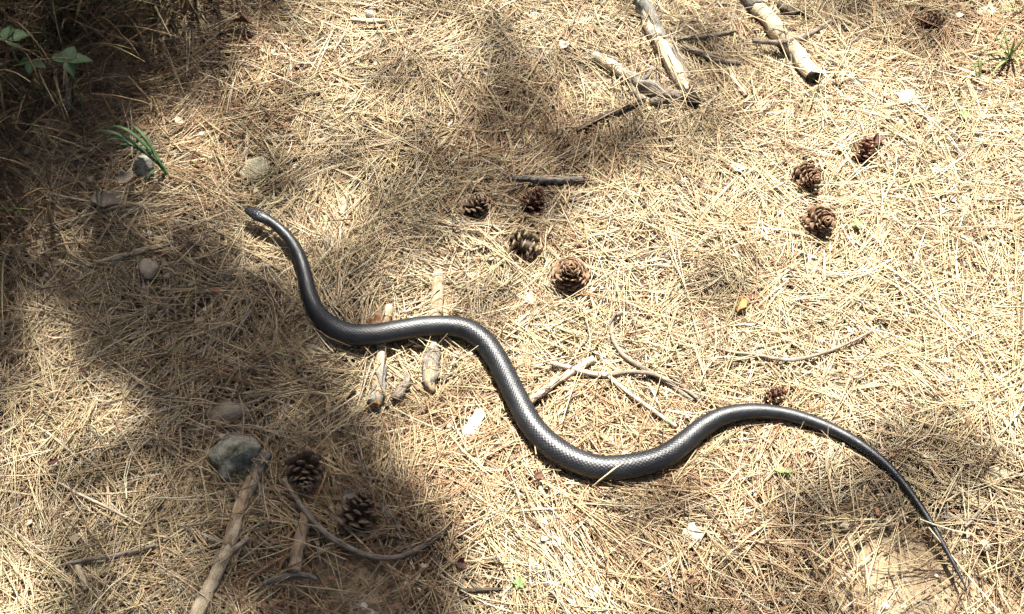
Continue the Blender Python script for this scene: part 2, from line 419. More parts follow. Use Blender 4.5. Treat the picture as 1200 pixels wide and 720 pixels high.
# ------------------------------------------------------------------ sticks and twigs
def tube(pts, rads, sides=12, seed=0, rough=0.06, jag0=0.0, jag1=0.0, n=None, knots=0):
    """pts (k,3), rads (k,) -> verts, faces, grain attr; capped, uneven, with jagged ends"""
    g = np.random.default_rng(seed)
    Ltot = np.linalg.norm(np.diff(np.asarray(pts), axis=0), axis=1).sum()
    n = n or int(np.clip(Ltot / max(np.mean(rads) * .5, .0015), 8, 90))
    c, s = catmull(np.column_stack([pts, rads]), n)
    wob = (vnoise(s, s * 0 + seed, max(Ltot / 9, .01), seed) - .5)
    T = np.gradient(c[:, :3], axis=0); T /= np.linalg.norm(T, axis=1)[:, None]
    side = np.cross(T, [0, 0, 1.0]); side /= np.maximum(np.linalg.norm(side, axis=1), 1e-6)[:, None]
    up = np.cross(side, T)
    ang = np.arange(sides) / sides * 2 * np.pi
    A, Sg = np.meshgrid(ang, s)
    rn = 1 + rough * 2 * (vnoise(np.cos(A) * 2 + Sg * 0, np.sin(A) * 2 + Sg / max(np.mean(rads), 1e-4) * .35, .55, seed + 5) - .5) * 2
    rr = c[:, 3][:, None] * rn
    for kx in range(knots):
        s0, a0 = g.uniform(.1, .9) * Ltot, g.uniform(0, 6.28)
        da = (A - a0 + np.pi) % (2 * np.pi) - np.pi
        rr += c[:, 3][:, None] * .35 * np.exp(-((Sg - s0) / (np.mean(rads) * .8)) ** 2 - (da / .5) ** 2)
    V = c[:, None, :3] + side[:, None] * (np.cos(A) * rr)[..., None] + up[:, None] * (np.sin(A) * rr)[..., None]
    V += (side * (wob * np.mean(rads) * .5)[:, None])[:, None]
    if jag0: V[0] -= T[0] * (g.random(sides) * jag0)[:, None]
    if jag1: V[-1] += T[-1] * (g.random(sides) * jag1)[:, None]
    fs = []
    for i in range(n - 1):
        for j in range(sides):
            j2 = (j + 1) % sides
            fs.append((i * sides + j, (i + 1) * sides + j, (i + 1) * sides + j2, i * sides + j2))
    verts = np.vstack([V.reshape(-1, 3), V[0].mean(0) + T[0] * c[0, 3] * .15, V[-1].mean(0) - T[-1] * c[-1, 3] * .15])
    m = n * sides
    for j in range(sides):
        j2 = (j + 1) % sides
        fs.append((m, j, j2)); fs.append((m + 1, (n - 1) * sides + j2, (n - 1) * sides + j))
    grain = np.stack([Sg, A / 6.28 * np.mean(rads) * 6.28, Sg * 0 + seed], -1).reshape(-1, 3)
    grain = np.vstack([grain, grain[0], grain[-1]])
    return verts, fs, grain, c

def px_path(path, off=None, sink=0.35):
    """[(px,py,width_px[,off_mm])] -> 3D points and radii resting in the litter"""
    pts, rad = [], []
    for q in path:
        p0 = P(q[0], q[1], .012); r = q[2] * depth_at(p0) / F / 2
        o = q[3] * .001 if len(q) > 3 else .016 + r * (1 - sink)
        p = P(q[0], q[1], o); pts.append(p); rad.append(r)
    return np.array(pts), np.array(rad)

def put_tube(name, path, mat, parent=None, seed=1, org=None, clear=True, **kw):
    pts, rad = px_path(path)
    vs, fs, gr, c = tube(pts, rad, seed=seed, **kw)
    if org is None: org = np.zeros(3)
    o = link(name, mesh(name, vs - org, fs, True, {'grain': ('FLOAT_VECTOR', gr)}), mat, parent)
    if clear:
        for q in c:
            bot = q[2] - q[3] * .6 - float(hs(q[0], q[1]))
            clear_disc(q[0], q[1], q[3] * .85 + .0015, max(.002, bot))
            top_disc(q[0], q[1], q[3], q[2] + q[3] - float(hs(q[0], q[1])))
    return o, c

def disc_end(name, c, end, mat, parent, org, scale=.96, seed=0, proud=.0006):
    """the flat cut or broken end face of a stick, its own piece"""
    g = np.random.default_rng(seed)
    i, j = (0, 1) if end == 0 else (-1, -2)
    p, t = c[i, :3], c[i, :3] - c[j, :3]; t /= np.linalg.norm(t)
    sd = np.cross(t, [0, 0, 1.0]); sd /= np.linalg.norm(sd); u = np.cross(sd, t); r = c[i, 3] * scale
    vs, fs, nn = [], [], 16
    for ring, (rr, h) in enumerate(((1, -r * .5), (1.0, proud), (.62, proud + r * .10), (.25, proud + r * .02))):
        for k in range(nn):
            a = 6.283 * k / nn
            vs.append(p + (sd * math.cos(a) + u * math.sin(a)) * r * rr + t * (h + g.uniform(-.06, .06) * r * (ring > 0)))
    for ring in range(3):
        for k in range(nn):
            k2 = (k + 1) % nn
            fs.append((ring * nn + k, ring * nn + k2, (ring + 1) * nn + k2, (ring + 1) * nn + k))
    fs.append(tuple(3 * nn + k for k in range(nn)))
    return link(name, mesh(name, np.array(vs) - org, fs, False), mat, parent)

def stick(name, label, cat, path, mat, seed, parts=(), ends=(), group=None, **kw):
    """a stick: Empty > wood, plus further tubes and end faces"""
    org = P(path[0][0], path[0][1], 0)
    rt = root(name, tuple(org), label, cat, group)
    o, c = put_tube('wood', path, mat, rt, seed, org, **kw)
    for k, (pn, pp, pm, pk) in enumerate(parts):
        put_tube(pn, pp, pm, rt, seed * 13 + k, org, **pk)
    for e, m in ends: disc_end('broken_end', c, e, m, rt, org, seed=seed + e)
    return rt
def twig(name, label, path, mat, seed, cat='twig', group=None, **kw):
    o, c = put_tube(name, path, mat, None, seed, np.zeros(3), **kw)
    g = c[0, :3].copy()
    o.data.transform(Matrix.Translation(-Vector(g))); o.location = g
    return tag(o, label, cat, group)

T_ = M
stick('broken_branch', 'thick pale debarked stick with a dark broken end beside the thin crossing twig', 'stick',
      [(868, -24, 17.5), (884, 3, 17.5), (905, 30, 18), (930, 60, 18.5), (955, 91, 19)], T_['pale'], 3,
      parts=[('bark', [(866, -28, 19), (880, -4, 20), (888, 8, 19.5)], T_['grey'], dict(rough=.08, jag1=.006, sides=14)),
             ('bark_ring', [(905, 29, 18.4), (912, 38, 19.6), (917, 44, 19)], T_['pale'], dict(rough=.05, sides=14))],
      ends=[(1, T_['charred'])], sides=16, knots=3, jag1=.001)  # end face not burnt: dark colour stands in for its shaded side
twig('twig', 'thin bent grey twig lying across the thick pale stick', [(882, 48, 6, 30), (903, 50, 6, 32), (925, 48, 7, 33), (945, 42, 6, 24), (965, 30, 5, 16), (978, 22, 4, 14)], T_['twig'], 5, clear=False, knots=2)
stick('broken_branch', 'upright pale branch with lichened grey top and charred lower end', 'branch',
      [(752, -18, 18), (757, 8, 17), (765, 38, 16), (781, 66, 15), (797, 92, 15), (807, 108, 14)], T_['pale'], 8,
      parts=[('bark', [(751, -22, 21), (757, 6, 20), (764, 32, 18.5), (771, 46, 16)], T_['mossy'], dict(rough=.22, jag1=.012, sides=14)),
             ('bark_strip', [(772, 34, 8, 24), (782, 52, 9, 24), (796, 72, 8, 22), (806, 92, 6, 20)], T_['grey'], dict(rough=.2, sides=8)),
             ('charred_stump', [(803, 104, 15), (809, 113, 17), (815, 121, 11)], T_['charred'], dict(rough=.3, jag1=.008, sides=12))],
      sides=16, knots=4, rough=.1)
stick('broken_branch', 'grey barked branch with a bare pale tip, ending at the charred stump', 'branch',
      [(697, 65, 12), (714, 76, 13), (732, 87, 13.5)], T_['pale'], 11,
      parts=[('bark', [(728, 85, 14.5), (745, 95, 15.5), (762, 103, 16), (780, 110, 14), (800, 113, 9)], T_['grey'], dict(rough=.2, jag0=.006, sides=14)),
             ('side_shoot', [(738, 98, 7), (745, 107, 8), (753, 119, 9)], T_['grey'], dict(rough=.15, sides=9)),
             ('side_shoot', [(762, 120, 8), (776, 117, 9), (790, 114, 8)], T_['twig'], dict(rough=.15, sides=9)),
             ('side_shoot', [(752, 97, 6, 26), (758, 90, 5, 34), (764, 80, 3, 40)], T_['grey'], dict(rough=.15, sides=8, clear=False))],
      sides=14, knots=1, jag0=.002)
twig('twig', 'dark bent twig below the barked branch in the upper middle', [(676, 153, 5), (693, 143, 6), (712, 134, 7), (732, 128, 7), (752, 121, 6)], T_['dark'], 14, rough=.15)
stick('stick', 'mottled grey stick running under the snake with a yellowish rotten end', 'stick',
      [(455, 364, 10, 19), (450, 390, 11, 13), (446, 420, 12, 15), (443, 448, 15, 20), (439, 475, 15.5, 20)], T_['tan'], 17,
      parts=[('bark', [(445.5, 430, 13.5, 17), (443, 448, 16.5, 20), (439.5, 474, 16.5, 20)], T_['mossy'], dict(rough=.12, sides=14)),
             ('broken_tip', [(455.5, 361, 9, 20), (454, 372, 11, 18)], T_['pale'], dict(rough=.1, jag0=.004, sides=10))],
      ends=[(1, M['leaf_gold'])], sides=14, knots=2)
stick('stick', 'flat pale strip of wood running under the snake, longer of the pair', 'stick',
      [(515, 318, 10, 18), (514, 335, 15, 19), (511, 358, 16, 17), (508, 385, 16, 12), (506, 410, 16, 14), (504, 432, 17, 19), (503, 448, 14, 19), (507, 460, 6, 17)], T_['tan'], 19,
      parts=[('bark', [(507, 404, 16, 14), (505, 428, 18.5, 19.5), (503, 444, 16, 19.5), (505, 455, 10, 18)], T_['grey'], dict(rough=.2, sides=12))], sides=12, rough=.1)
twig('twig', 'short stub of grey wood in the needles between the two sticks under the snake', [(479, 440, 6), (472, 455, 11), (462, 468, 10)], T_['grey'], 21, rough=.15)
stick('stick', 'long pale stick by the lichened stone with bark on its upper half', 'stick',
      [(224, 738, 17), (238, 706, 16), (256, 665, 15), (270, 635, 14.2), (277, 608, 13.6), (290, 574, 13.4), (312, 531, 12.6)], T_['pale'], 24,
      parts=[('bark', [(268, 640, 15.4), (277, 608, 14.8), (290, 574, 14.6), (311, 533, 13.8)], T_['tan'], dict(rough=.1, jag0=.008, sides=14)),
             ('lichen_patch', [(300, 556, 15.4), (308, 540, 15), (311.5, 532, 13.6)], T_['mossy'], dict(rough=.14, jag0=.004, sides=14)),
             ('side_shoot', [(268, 648, 7, 18), (278, 641, 6, 22), (291, 630, 5, 22)], T_['twig_pale'], dict(rough=.15, sides=9, clear=False))],
      ends=[(1, T_['cutwood'])], sides=16, knots=4, rough=.08)
stick('stick', 'short smooth tan stick under the curved twig in the shade', 'stick',
      [(359, 603, 13), (352, 630, 14), (343, 670, 15)], T_['tan'], 27, ends=[(0, T_['cutwood']), (1, T_['cutwood'])], sides=14, knots=1)
twig('twig', 'long curved twig bowing below the two shaded pine cones', [(332, 562, 5, 26), (346, 582, 6, 26), (364, 607, 6.5, 27), (385, 628, 6.5, 20), (415, 645, 6.5, 15), (450, 654, 6, 14), (480, 648, 6, 16), (508, 632, 5, 20), (530, 611, 4, 20)], T_['twig'], 30, rough=.12)
twig('twig', 'short crooked grey twig below the short tan stick', [(308, 684, 5), (330, 677, 7), (345, 673, 6), (360, 675, 6), (372, 679, 4)], T_['grey'], 33, rough=.2, knots=2)
twig('twig', 'bare pale twig reaching out from under the snake belly bend', [(619, 472, 8), (640, 456, 8.5), (662, 441, 8), (680, 430, 9), (696, 421, 9)], T_['twig_pale'], 36, knots=1)
# forked twig
def fork():
    org = P(712, 439, 0)
    rt = root('forked_twig', tuple(org), 'branching pale twig with thin forks inside the snake curve', 'twig')
    put_tube('stem', [(645, 425, 5, 22), (665, 431, 6, 22), (690, 437, 6.5, 20), (711, 440, 7, 18)], M['twig_pale'], rt, 41, org)
    put_tube('fork', [(708, 440, 6, 18), (730, 437, 5, 19), (757, 437, 5, 20), (780, 445, 5, 18), (806, 458, 4.5, 14), (826, 477, 4, 13)], M['twig'], rt, 42, org)
    put_tube('fork', [(713, 441, 5, 17), (730, 455, 5, 19), (750, 470, 5, 20), (772, 486, 5, 20), (793, 500, 4, 18)], M['twig_pale'], rt, 43, org)
fork()
twig('twig', 'slender hooked twig curling down above the forked twig', [(730, 366, 4, 20), (720, 372, 5, 20), (717, 388, 5, 18), (722, 405, 5, 17), (734, 420, 6, 17), (755, 432, 6, 16), (785, 450, 6, 13), (812, 470, 5, 10)], M['twig'], 46)
twig('twig', 'thin wiry twig curving across the sunny needles on the right', [(838, 408, 3.5, 16), (860, 413, 4, 18), (890, 417, 4, 20), (925, 422, 4.5, 20), (960, 415, 4, 21), (995, 402, 3.5, 22), (1022, 388, 3, 20)], M['twig'], 49, clear=False)
twig('twig', 'dark crumbling twig lying just above the reddish pine cone', [(600, 208, 5), (625, 210, 7), (655, 211, 8), (688, 210, 5)], M['grey'], 52, rough=.25)
twig('twig', 'tiny upright splinter of pale wood above the snake neck', [(406, 227, 6, 24), (404, 238, 8, 20), (401, 252, 7, 14)], M['pale'], 55)
twig('twig', 'small pale twig in front of the little white stone at the top', [(411, 23, 4, 20), (428, 24, 5, 20), (452, 25, 5, 20)], M['twig_pale'], 58)
twig('twig', 'thin straight grey twig among sunlit needles in the lower left', [(76, 661, 4, 20), (105, 656, 5, 21), (140, 650, 5, 21), (182, 639, 4, 20)], M['twig'], 61, clear=False)
twig('twig', 'short pale twig standing across the thin grey one in the lower left', [(91, 659, 7, 16), (95, 675, 8, 16), (101, 692, 8, 14)], M['pale'], 63)
twig('twig', 'long split pale twig in the middle of the sunlit left side', [(69, 566, 3, 17), (92, 579, 3.5, 18), (120, 592, 3.2, 18), (165, 615, 2.5, 16)], M['twig_pale'], 65)
twig('twig', 'thin twig pointing left from the lichened branch at the top', [(785, 45, 4, 18), (815, 44, 5, 20), (840, 41, 5, 20), (862, 36, 4, 18)], M['twig'], 68)
twig('twig', 'knobbly grey twig slanting right of the charred stump', [(800, 54, 5, 18), (822, 63, 7, 18), (846, 71, 7, 17), (868, 74, 5, 15)], M['twig'], 70, rough=.2, knots=2)
twig('twig', 'short weathered twig below the knobbly grey one', [(854, 80, 4, 18), (862, 96, 6, 18), (874, 113, 5, 16)], M['twig_pale'], 72, knots=1)
twig('twig', 'dark twig near the bottom edge left of the small green sprout', [(538, 694, 5, 16), (560, 692, 6, 17), (588, 691, 4, 16)], M['dark'], 74, rough=.2)
twig('twig', 'thin brown twig in the soil right of the snake tail', [(1131, 618, 3, 16), (1145, 603, 4, 17), (1154, 590, 3.5, 17)], M['twig'], 76)
twig('twig', 'curved dark root piece in the top right behind the pale stick', [(912, 5, 7, 14), (922, 13, 9, 18), (938, 14, 8, 16), (950, 22, 6, 12)], M['dark'], 78, rough=.25)
twig('twig', 'brownish stick fragment in deep shade above the tan stone', [(102, 312, 4, 18), (130, 304, 6, 19), (160, 296, 7, 18), (192, 288, 5, 16)], M['tan'], 80, rough=.2)
twig('twig', 'pale bent stalk leaning in the dark grass of the upper left', [(76, 84, 5, 60), (80, 110, 6, 42), (79, 130, 5, 30)], M['twig'], 82, clear=False)

# ------------------------------------------------------------------ pine cones
def scale_mesh(kind):
    """one woody scale: stalk at the origin, tip at x = 1, thick rhombic end with a small point"""
    prof = [(0.0, .10, .05, 0), (.45, .20, .05, -.02), (.80, .33, .09, -.02), (.93, .36, .15, 0), (1.0, .24, .13, .03)]
    vs, fs, tp = [], [], []
    for x, w, h, dz in prof:
        for a, b in ((-1, 0), (-.55, .8), (0, 1.0), (.55, .8), (1, 0), (0, -.7)):
            vs.append((x, a * w, b * h + dz)); tp.append(x)
    for i in range(len(prof) - 1):
        for j in range(6):
            j2 = (j + 1) % 6
            fs.append((i * 6 + j, (i + 1) * 6 + j, (i + 1) * 6 + j2, i * 6 + j2))
    e = (len(prof) - 1) * 6
    vs.append((1.07, 0, .10)); tp.append(1.0)
    for j in range(6): fs.append((e + j, len(vs) - 1, e + (j + 1) % 6))
    return np.array(vs), fs, np.array(tp)
SV, SF, ST = scale_mesh(0)

def cone(label, px, py, wpx, tilt, spin, mat, split, nsc=62, squash=1.0, lift=0.0, keep=1.0, openness=1.0, seed=0, group='pine cones on the forest floor'):
    g = random.Random(seed)
    base = P(px, py, .012); rad = wpx * depth_at(base) / F / 2
    half = rad * .95 * squash                     # half of the core length
    ctr = P(px, py, .010 + rad * .62 + lift)
    clear_disc(ctr[0], ctr[1], rad * .82, .005)
    rt = root('pine_cone', tuple(ctr), label, 'pine cone', group)
    rt.rotation_euler = (R(tilt), R(g.uniform(-8, 8)), R(spin))
    # core
    vs, fs = [], []
    for i in range(7):
        t = i / 6; z = (-1 + 2 * t) * half * .9; r = rad * (.34 * math.sin(math.pi * (0.12 + .80 * t)) + .03)
        for j in range(10): vs.append((r * math.cos(j * .6283), r * math.sin(j * .6283), z))
    for i in range(6):
        for j in range(10): fs.append((i * 10 + j, i * 10 + (j + 1) % 10, (i + 1) * 10 + (j + 1) % 10, (i + 1) * 10 + j))
    fs.append(tuple(range(9, -1, -1))); fs.append(tuple(range(60, 70)))
    link('core', mesh('core', vs, fs, True, {'tipness': ('FLOAT', [0.2] * 70)}), mat, rt)
    me = None; AV, AF, AT = [], [], []
    for k in range(nsc):
        if g.random() > keep: continue
        t = (k + .5) / nsc                        # base (0) .. tip (1)
        a = k * 2.39996
        z = (-.82 + 1.55 * t) * half
        el = R(-42 + 118 * t ** .9) * openness + R(g.uniform(-7, 7)) + (1 - openness) * R(55)
        ln = rad * (1.02 - .62 * t ** 1.3) * g.uniform(.92, 1.06)
        if t < .12: ln *= .75
        w = rad * (.78 - .30 * t) * g.uniform(.9, 1.08)
        m = Matrix.Translation((0, 0, z)) @ Matrix.Rotation(a + g.uniform(-.06, .06), 4, 'Z') @ Matrix.Rotation(-el, 4, 'Y') @ Matrix.Rotation(R(g.uniform(-9, 9)), 4, 'X') @ Matrix.Diagonal((ln, w, w * .9, 1))
        if split:
            if me is None:
                me = mesh('cone_scale', SV, SF, False, {'tipness': ('FLOAT', ST)}); me.materials.append(mat)
            o = link('cone_scale', me, None, rt); o.matrix_local = m
        else:
            mm = np.array(m); v = SV @ mm[:3, :3].T + mm[:3, 3]
            o0 = sum(len(q) for q in AV); AV.append(v); AT.append(ST); AF += [tuple(i + o0 for i in f) for f in SF]
    if not split:
        o = link('cone_scales', mesh('cone_scales', np.vstack(AV), AF, False, {'tipness': ('FLOAT', np.concatenate(AT))}), mat, rt)
        o['kind'] = 'stuff'
    return rt
C = M
cone('open spiky brown pine cone standing upright in the sun, nearest the middle', 668, 320, 48, 14, 20, C['cone'], True, 84, .85, seed=1)
cone('dark shaded pine cone at the left of the pair above the middle', 558, 241, 39, 30, 80, C['cone_dark'], True, 62, .9, lift=-.007, seed=2)
cone('small reddish brown pine cone below the dark crumbling twig', 627, 234, 33, 55, 150, C['cone_red'], False, 46, .9, lift=-.005, openness=.8, seed=3)
cone('crushed pale pine cone half sunk in needles, left of the upright spiky one', 617, 289, 44, 80, 70, C['cone_pale'], False, 60, .8, lift=-.012, keep=.75, seed=4)
cone('brown pine cone in full sun, upper of the close pair on the right', 949, 208, 36, 48, 20, C['cone'], True, 76, 1.12, openness=.85, seed=5)
cone('open brown pine cone in full sun, lower of the close pair on the right', 963, 259, 42, 38, 12, C['cone'], True, 54, .75, seed=6)
cone('small reddish pine cone in full sun farthest up the right group', 1014, 175, 30, 60, 160, C['cone_red'], False, 44, .9, openness=.9, seed=7)
cone('half buried pine cone lying on its side near the top right corner', 1091, 27, 31, 85, 250, C['cone'], False, 70, 1.1, lift=-.012, openness=.7, seed=8)
cone('wide open dark pine cone at the tip of the curved twig in the shade', 357, 557, 49, 70, 10, C['cone_dark'], True, 56, 1.0, seed=9)
cone('large dark pine cone in the shade with a pale leaf scrap on it', 422, 595, 52, 35, 140, C['cone_dark'], True, 58, .95, seed=10)
cone('small crumbling orange brown pine cone right behind the snake tail curve', 911, 461, 25, 75, 100, C['cone_red'], False, 40, .8, lift=.002, keep=.8, seed=11)

# ------------------------------------------------------------------ stones, chips, leaves
def rock(name, label, cat, px, py, w, d, h, mat, seed, sink=.4, rot=0, sub=3, lump=.22, group=None, lift=.01):
    import bmesh
    bm = bmesh.new(); bmesh.ops.create_icosphere(bm, subdivisions=sub, radius=1)
    c0 = P(px, py, .012); k = depth_at(c0) / F
    g = random.Random(seed); planes = [(Vector((g.gauss(0, 1), g.gauss(0, 1), g.gauss(0, .7) + .3)).normalized(), g.uniform(.55, .88)) for _ in range(11)]
    for v in bm.verts:
        p = v.co.copy()
        for n, dd in planes:
            e = p.dot(n) - dd
            if e > 0: p -= n * e * .97
        f = 1 + lump * (float(vnoise(p.x * 1.0 + p.z * .7, p.y + p.z * .5, .6, seed)) - .5)
        v.co = Vector((p.x * w / 2 * k * f, p.y * d / 2 * k * f, p.z * h / 2 * k * f))
    me = bpy.data.meshes.new(name); bm.to_mesh(me); bm.free()
    me.polygons.foreach_set('use_smooth', np.full(len(me.polygons), sub > 2))
    o = link(name, me, mat)
    hh = h / 2 * k
    ctr = P(px, py, lift + hh * (1 - 2 * sink)); o.location = ctr; o.rotation_euler = (R(g.uniform(-8, 8)), R(g.uniform(-8, 8)), R(rot))
    clear_disc(ctr[0], ctr[1], min(w, d) / 2 * k * (.8 if h > 18 else .5), .003)
    if h <= 18: top_disc(ctr[0], ctr[1], min(w, d) / 2 * k * .8, hh + .012)
    return tag(o, label, cat, group)
rock('stone', 'large lichened grey stone beside the long pale stick', 'stone', 279, 534, 64, 74, 50, M['stone'], 3, .36, 35, sub=4, lump=.5)
rock('stone', 'flat tan stone alone in the shade left of the snake head', 'stone', 175, 314, 28, 30, 16, M['stone_tan'], 5, .2, 20, lift=.014)
rock('stone', 'broad pale greenish stone sunk in the needles above the snake head', 'stone', 301, 197, 50, 44, 16, M['stone_pale'], 7, .6, 10, lift=.013)
rock('stone', 'flat brown stone buried in the needles above the lichened stone', 'stone', 268, 482, 60, 42, 16, M['stone_tan'], 9, .62, 0)
rock('stone', 'dark grey stone at the foot of the arching green grass', 'stone', 167, 192, 32, 30, 24, M['stone'], 11, .2, 40, lift=.014)
rock('pebble', 'smooth beige pebble in the soil right of the snake tail', 'pebble', 1154, 640, 14, 20, 12, M['stone_tan'], 13, .2, 20, sub=2, lump=.1)
rock('pebble', 'round pale pebble on the soil left of the snake tail tip', 'pebble', 990, 617, 13, 13, 10, M['stone_tan'], 15, .2, 20, sub=2)
rock('pebble', 'pale pebble at the bottom edge below the snake tail', 'pebble', 1038, 711, 12, 10, 9, M['white'], 17, .2, 20, sub=2)
rock('pebble', 'little white stone behind the small pale twig at the top', 'pebble', 433, 16, 14, 12, 12, M['white'], 19, .1, 0, sub=2, lift=.014)
rock('pebble', 'tiny light pebble right of the flat tan stone in the shade', 'pebble', 196, 323, 9, 8, 7, M['stone_tan'], 21, .1, 0, sub=2, lift=.014)
rock('pebble', 'small pale pebble in shade left of the snake head', 'pebble', 207, 261, 9, 8, 7, M['stone_tan'], 23, .1, 0, sub=2, lift=.016)
rock('pebble', 'grey pebble among the dark grass at the left edge', 'pebble', 30, 178, 10, 9, 8, M['stone_pale'], 25, .1, 0, sub=2, lift=.02)
rock('pebble', 'pale pebble left of the dark grey stone in the grass', 'pebble', 105, 210, 12, 10, 8, M['stone_tan'], 27, .1, 0, sub=2, lift=.02)

def flake(name, label, cat, px, py, w, d, mat, seed, rot=0, curl=.2, off=19, tiltx=0, thick=.0012, lobes=0.18, point=0.0, group=None, parent=None):
    """thin irregular chip or leaf with thickness and curl"""
    g = random.Random(seed); c0 = P(px, py, .015); k = depth_at(c0) / F
    n, rings = 18, 4; vs, fs = [], []
    prof = [1 + g.uniform(-lobes, lobes) * 1.6 for _ in range(n)]
    for side in (1, -1):
        for r in range(rings + 1):
            q = r / rings
            for j in range(n):
                a = 6.283 * j / n; rr = q * prof[j]
                x = rr * math.cos(a) * w / 2 * k; y = rr * math.sin(a) * d / 2 * k
                if point: y *= 1 - point * abs(math.cos(a)) ** 3 * q
                z = curl * (y * y) / (d / 2 * k) + .15 * curl * math.sin(x / (w * k) * 7 + seed) * d * k * .4
                vs.append((x, y, z + side * thick / 2))
    m = (rings + 1) * n
    for r in range(rings):
        for j in range(n):
            j2 = (j + 1) % n
            fs.append((r * n + j, (r + 1) * n + j, (r + 1) * n + j2, r * n + j2)) if r else fs.append((j, n + j, n + j2))
            fs.append((m + r * n + j, m + r * n + j2, m + (r + 1) * n + j2, m + (r + 1) * n + j)) if r else fs.append((m + j, m + n + j2, m + n + j))
    e = rings * n
    for j in range(n):
        j2 = (j + 1) % n; fs.append((e + j, m + e + j, m + e + j2, e + j2))
    o = link(name, mesh(name, vs, fs), mat)
    if name == 'bark_chip': off -= 6
    o.location = P(px, py, off * .001); o.rotation_euler = (R(tiltx + g.uniform(-12, 12)), R(g.uniform(-14, 14)), R(rot))
    return tag(o, label, cat, group)
flake('bark_chip', 'bright white chip lying on needles below the thickest snake bend', 'chip', 811, 628, 27, 24, M['white'], 1, 60, .15, 21)
flake('bark_chip', 'pale square chip near the right edge above the beige pebble', 'chip', 1169, 556, 30, 20, M['stone_pale'], 2, 50, .1, 20)
flake('bark_chip', 'broad white chip in the bright sun below the top right corner', 'chip', 1066, 114, 32, 26, M['white'], 3, 20, .15, 20)
flake('bark_chip', 'crumbly white chip left of the middle snake bend', 'chip', 556, 497, 32, 26, M['white'], 4, 100, .2, 18, lobes=.35)
flake('bark_chip', 'narrow whitish chip near the bottom, left of the white chip', 'chip', 648, 635, 26, 12, M['white'], 5, -10, .2, 20)
flake('bark_chip', 'small white chip at the top, left of the bare pale branch tip', 'chip', 661, 53, 11, 10, M['white'], 6, 10, .2, 22)
flake('bark_chip', 'whitish chip close to the upper edge in the middle', 'chip', 629, 17, 26, 18, M['white'], 7, 10, .2, 20, lobes=.3)
flake('bark_chip', 'tiny cream chip above the sunny pair of pine cones, to the left', 'chip', 865, 197, 14, 16, M['white'], 8, 60, .3, 20)
flake('bark_chip', 'white splinter in the sun left of the tiny cream chip', 'chip', 801, 215, 10, 14, M['white'], 9, 10, .3, 20)
flake('bark_chip', 'pale dusty chip among the needles of the lower left sun patch', 'chip', 117, 664, 30, 22, M['stone_pale'], 10, 10, .15, 18, lobes=.3)
flake('bark_chip', 'cream chip under the upright spiky pine cone', 'chip', 617, 350, 24, 16, M['white'], 11, 140, .2, 19)
flake('bark_chip', 'white chip in the bright needles just above the snake tail', 'chip', 1088, 533, 20, 14, M['white'], 12, 10, .2, 19)
flake('bark_chip', 'weathered chip left of the wiry twig on the sunny side', 'chip', 905, 335, 30, 16, M['white'], 13, 20, .2, 17, lobes=.3)
flake('bark_chip', 'whitish chip at the top right edge left of the green blades', 'chip', 1156, 14, 20, 14, M['white'], 14, 0, .2, 20)
flake('bark_chip', 'tan chip on the needles right of the smooth beige pebble', 'chip', 1121, 575, 14, 10, M['stone_pale'], 15, 30, .2, 19)
flake('bark_chip', 'dull pale chip in shade between the left snake bend and the lit corner', 'chip', 233, 376, 14, 9, M['stone_tan'], 16, 30, .2, 20)
flake('dead_leaf', 'curled reddish leaf at the top of the half lit bank', 'leaf', 285, 26, 26, 15, M['leaf_red'], 21, 160, .9, 30, 20, point=.5)
flake('dead_leaf', 'small golden leaf standing in the sunny needles', 'leaf', 867, 356, 24, 10, M['leaf_gold'], 22, 65, .9, 23, 25, point=.5)
flake('dead_leaf', 'curled brown leaf tucked behind the snake, next to the pale stick tip', 'leaf', 440, 380, 22, 18, M['leaf_brown'], 23, 60, 1.0, 20, 15, point=.3)
flake('dead_leaf', 'dull grey leaf in the dark needles of the upper left', 'leaf', 124, 234, 36, 20, M['leaf_grey'], 24, -12, .5, 26, 10, point=.4)
flake('dead_leaf', 'small grey leaf in front of the grass tuft', 'leaf', 146, 209, 22, 15, M['leaf_grey'], 25, 30, .6, 28, 10, point=.4)
flake('dead_leaf', 'reddish scrap of leaf above the small reddish pine cone in the sun', 'leaf', 1027, 162, 15, 11, M['leaf_red'], 26, 60, .8, 24, 25, point=.4)
flake('dead_leaf', 'tiny rust red leaf in the lower left needles', 'leaf', 62, 541, 12, 7, M['leaf_red'], 27, 30, .8, 24, 15, point=.4)
flake('dead_leaf', 'rust coloured leaf scrap on the far left sun patch', 'leaf', 97, 434, 14, 6, M['leaf_red'], 28, 40, .8, 24, 15, point=.4)
flake('dead_leaf', 'dark red leaf scrap below the thickest snake bend', 'leaf', 631, 558, 12, 9, M['leaf_red'], 29, 40, .8, 22, 15, point=.4)
flake('dead_leaf', 'rusty leaf scrap at the shadow edge right of the curved twig', 'leaf', 541, 660, 10, 15, M['leaf_red'], 30, 0, .8, 22, 15, point=.4)
flake('dead_leaf', 'pale scrap of leaf resting on the large dark pine cone', 'leaf', 409, 578, 17, 13, M['leaf_grey'], 31, 30, .8, 46, 25, lobes=.35)
flake('dead_leaf', 'brown leaf scrap at the bottom right of the white chip', 'leaf', 810, 679, 12, 9, M['leaf_brown'], 32, 30, .8, 22, 15, point=.4)

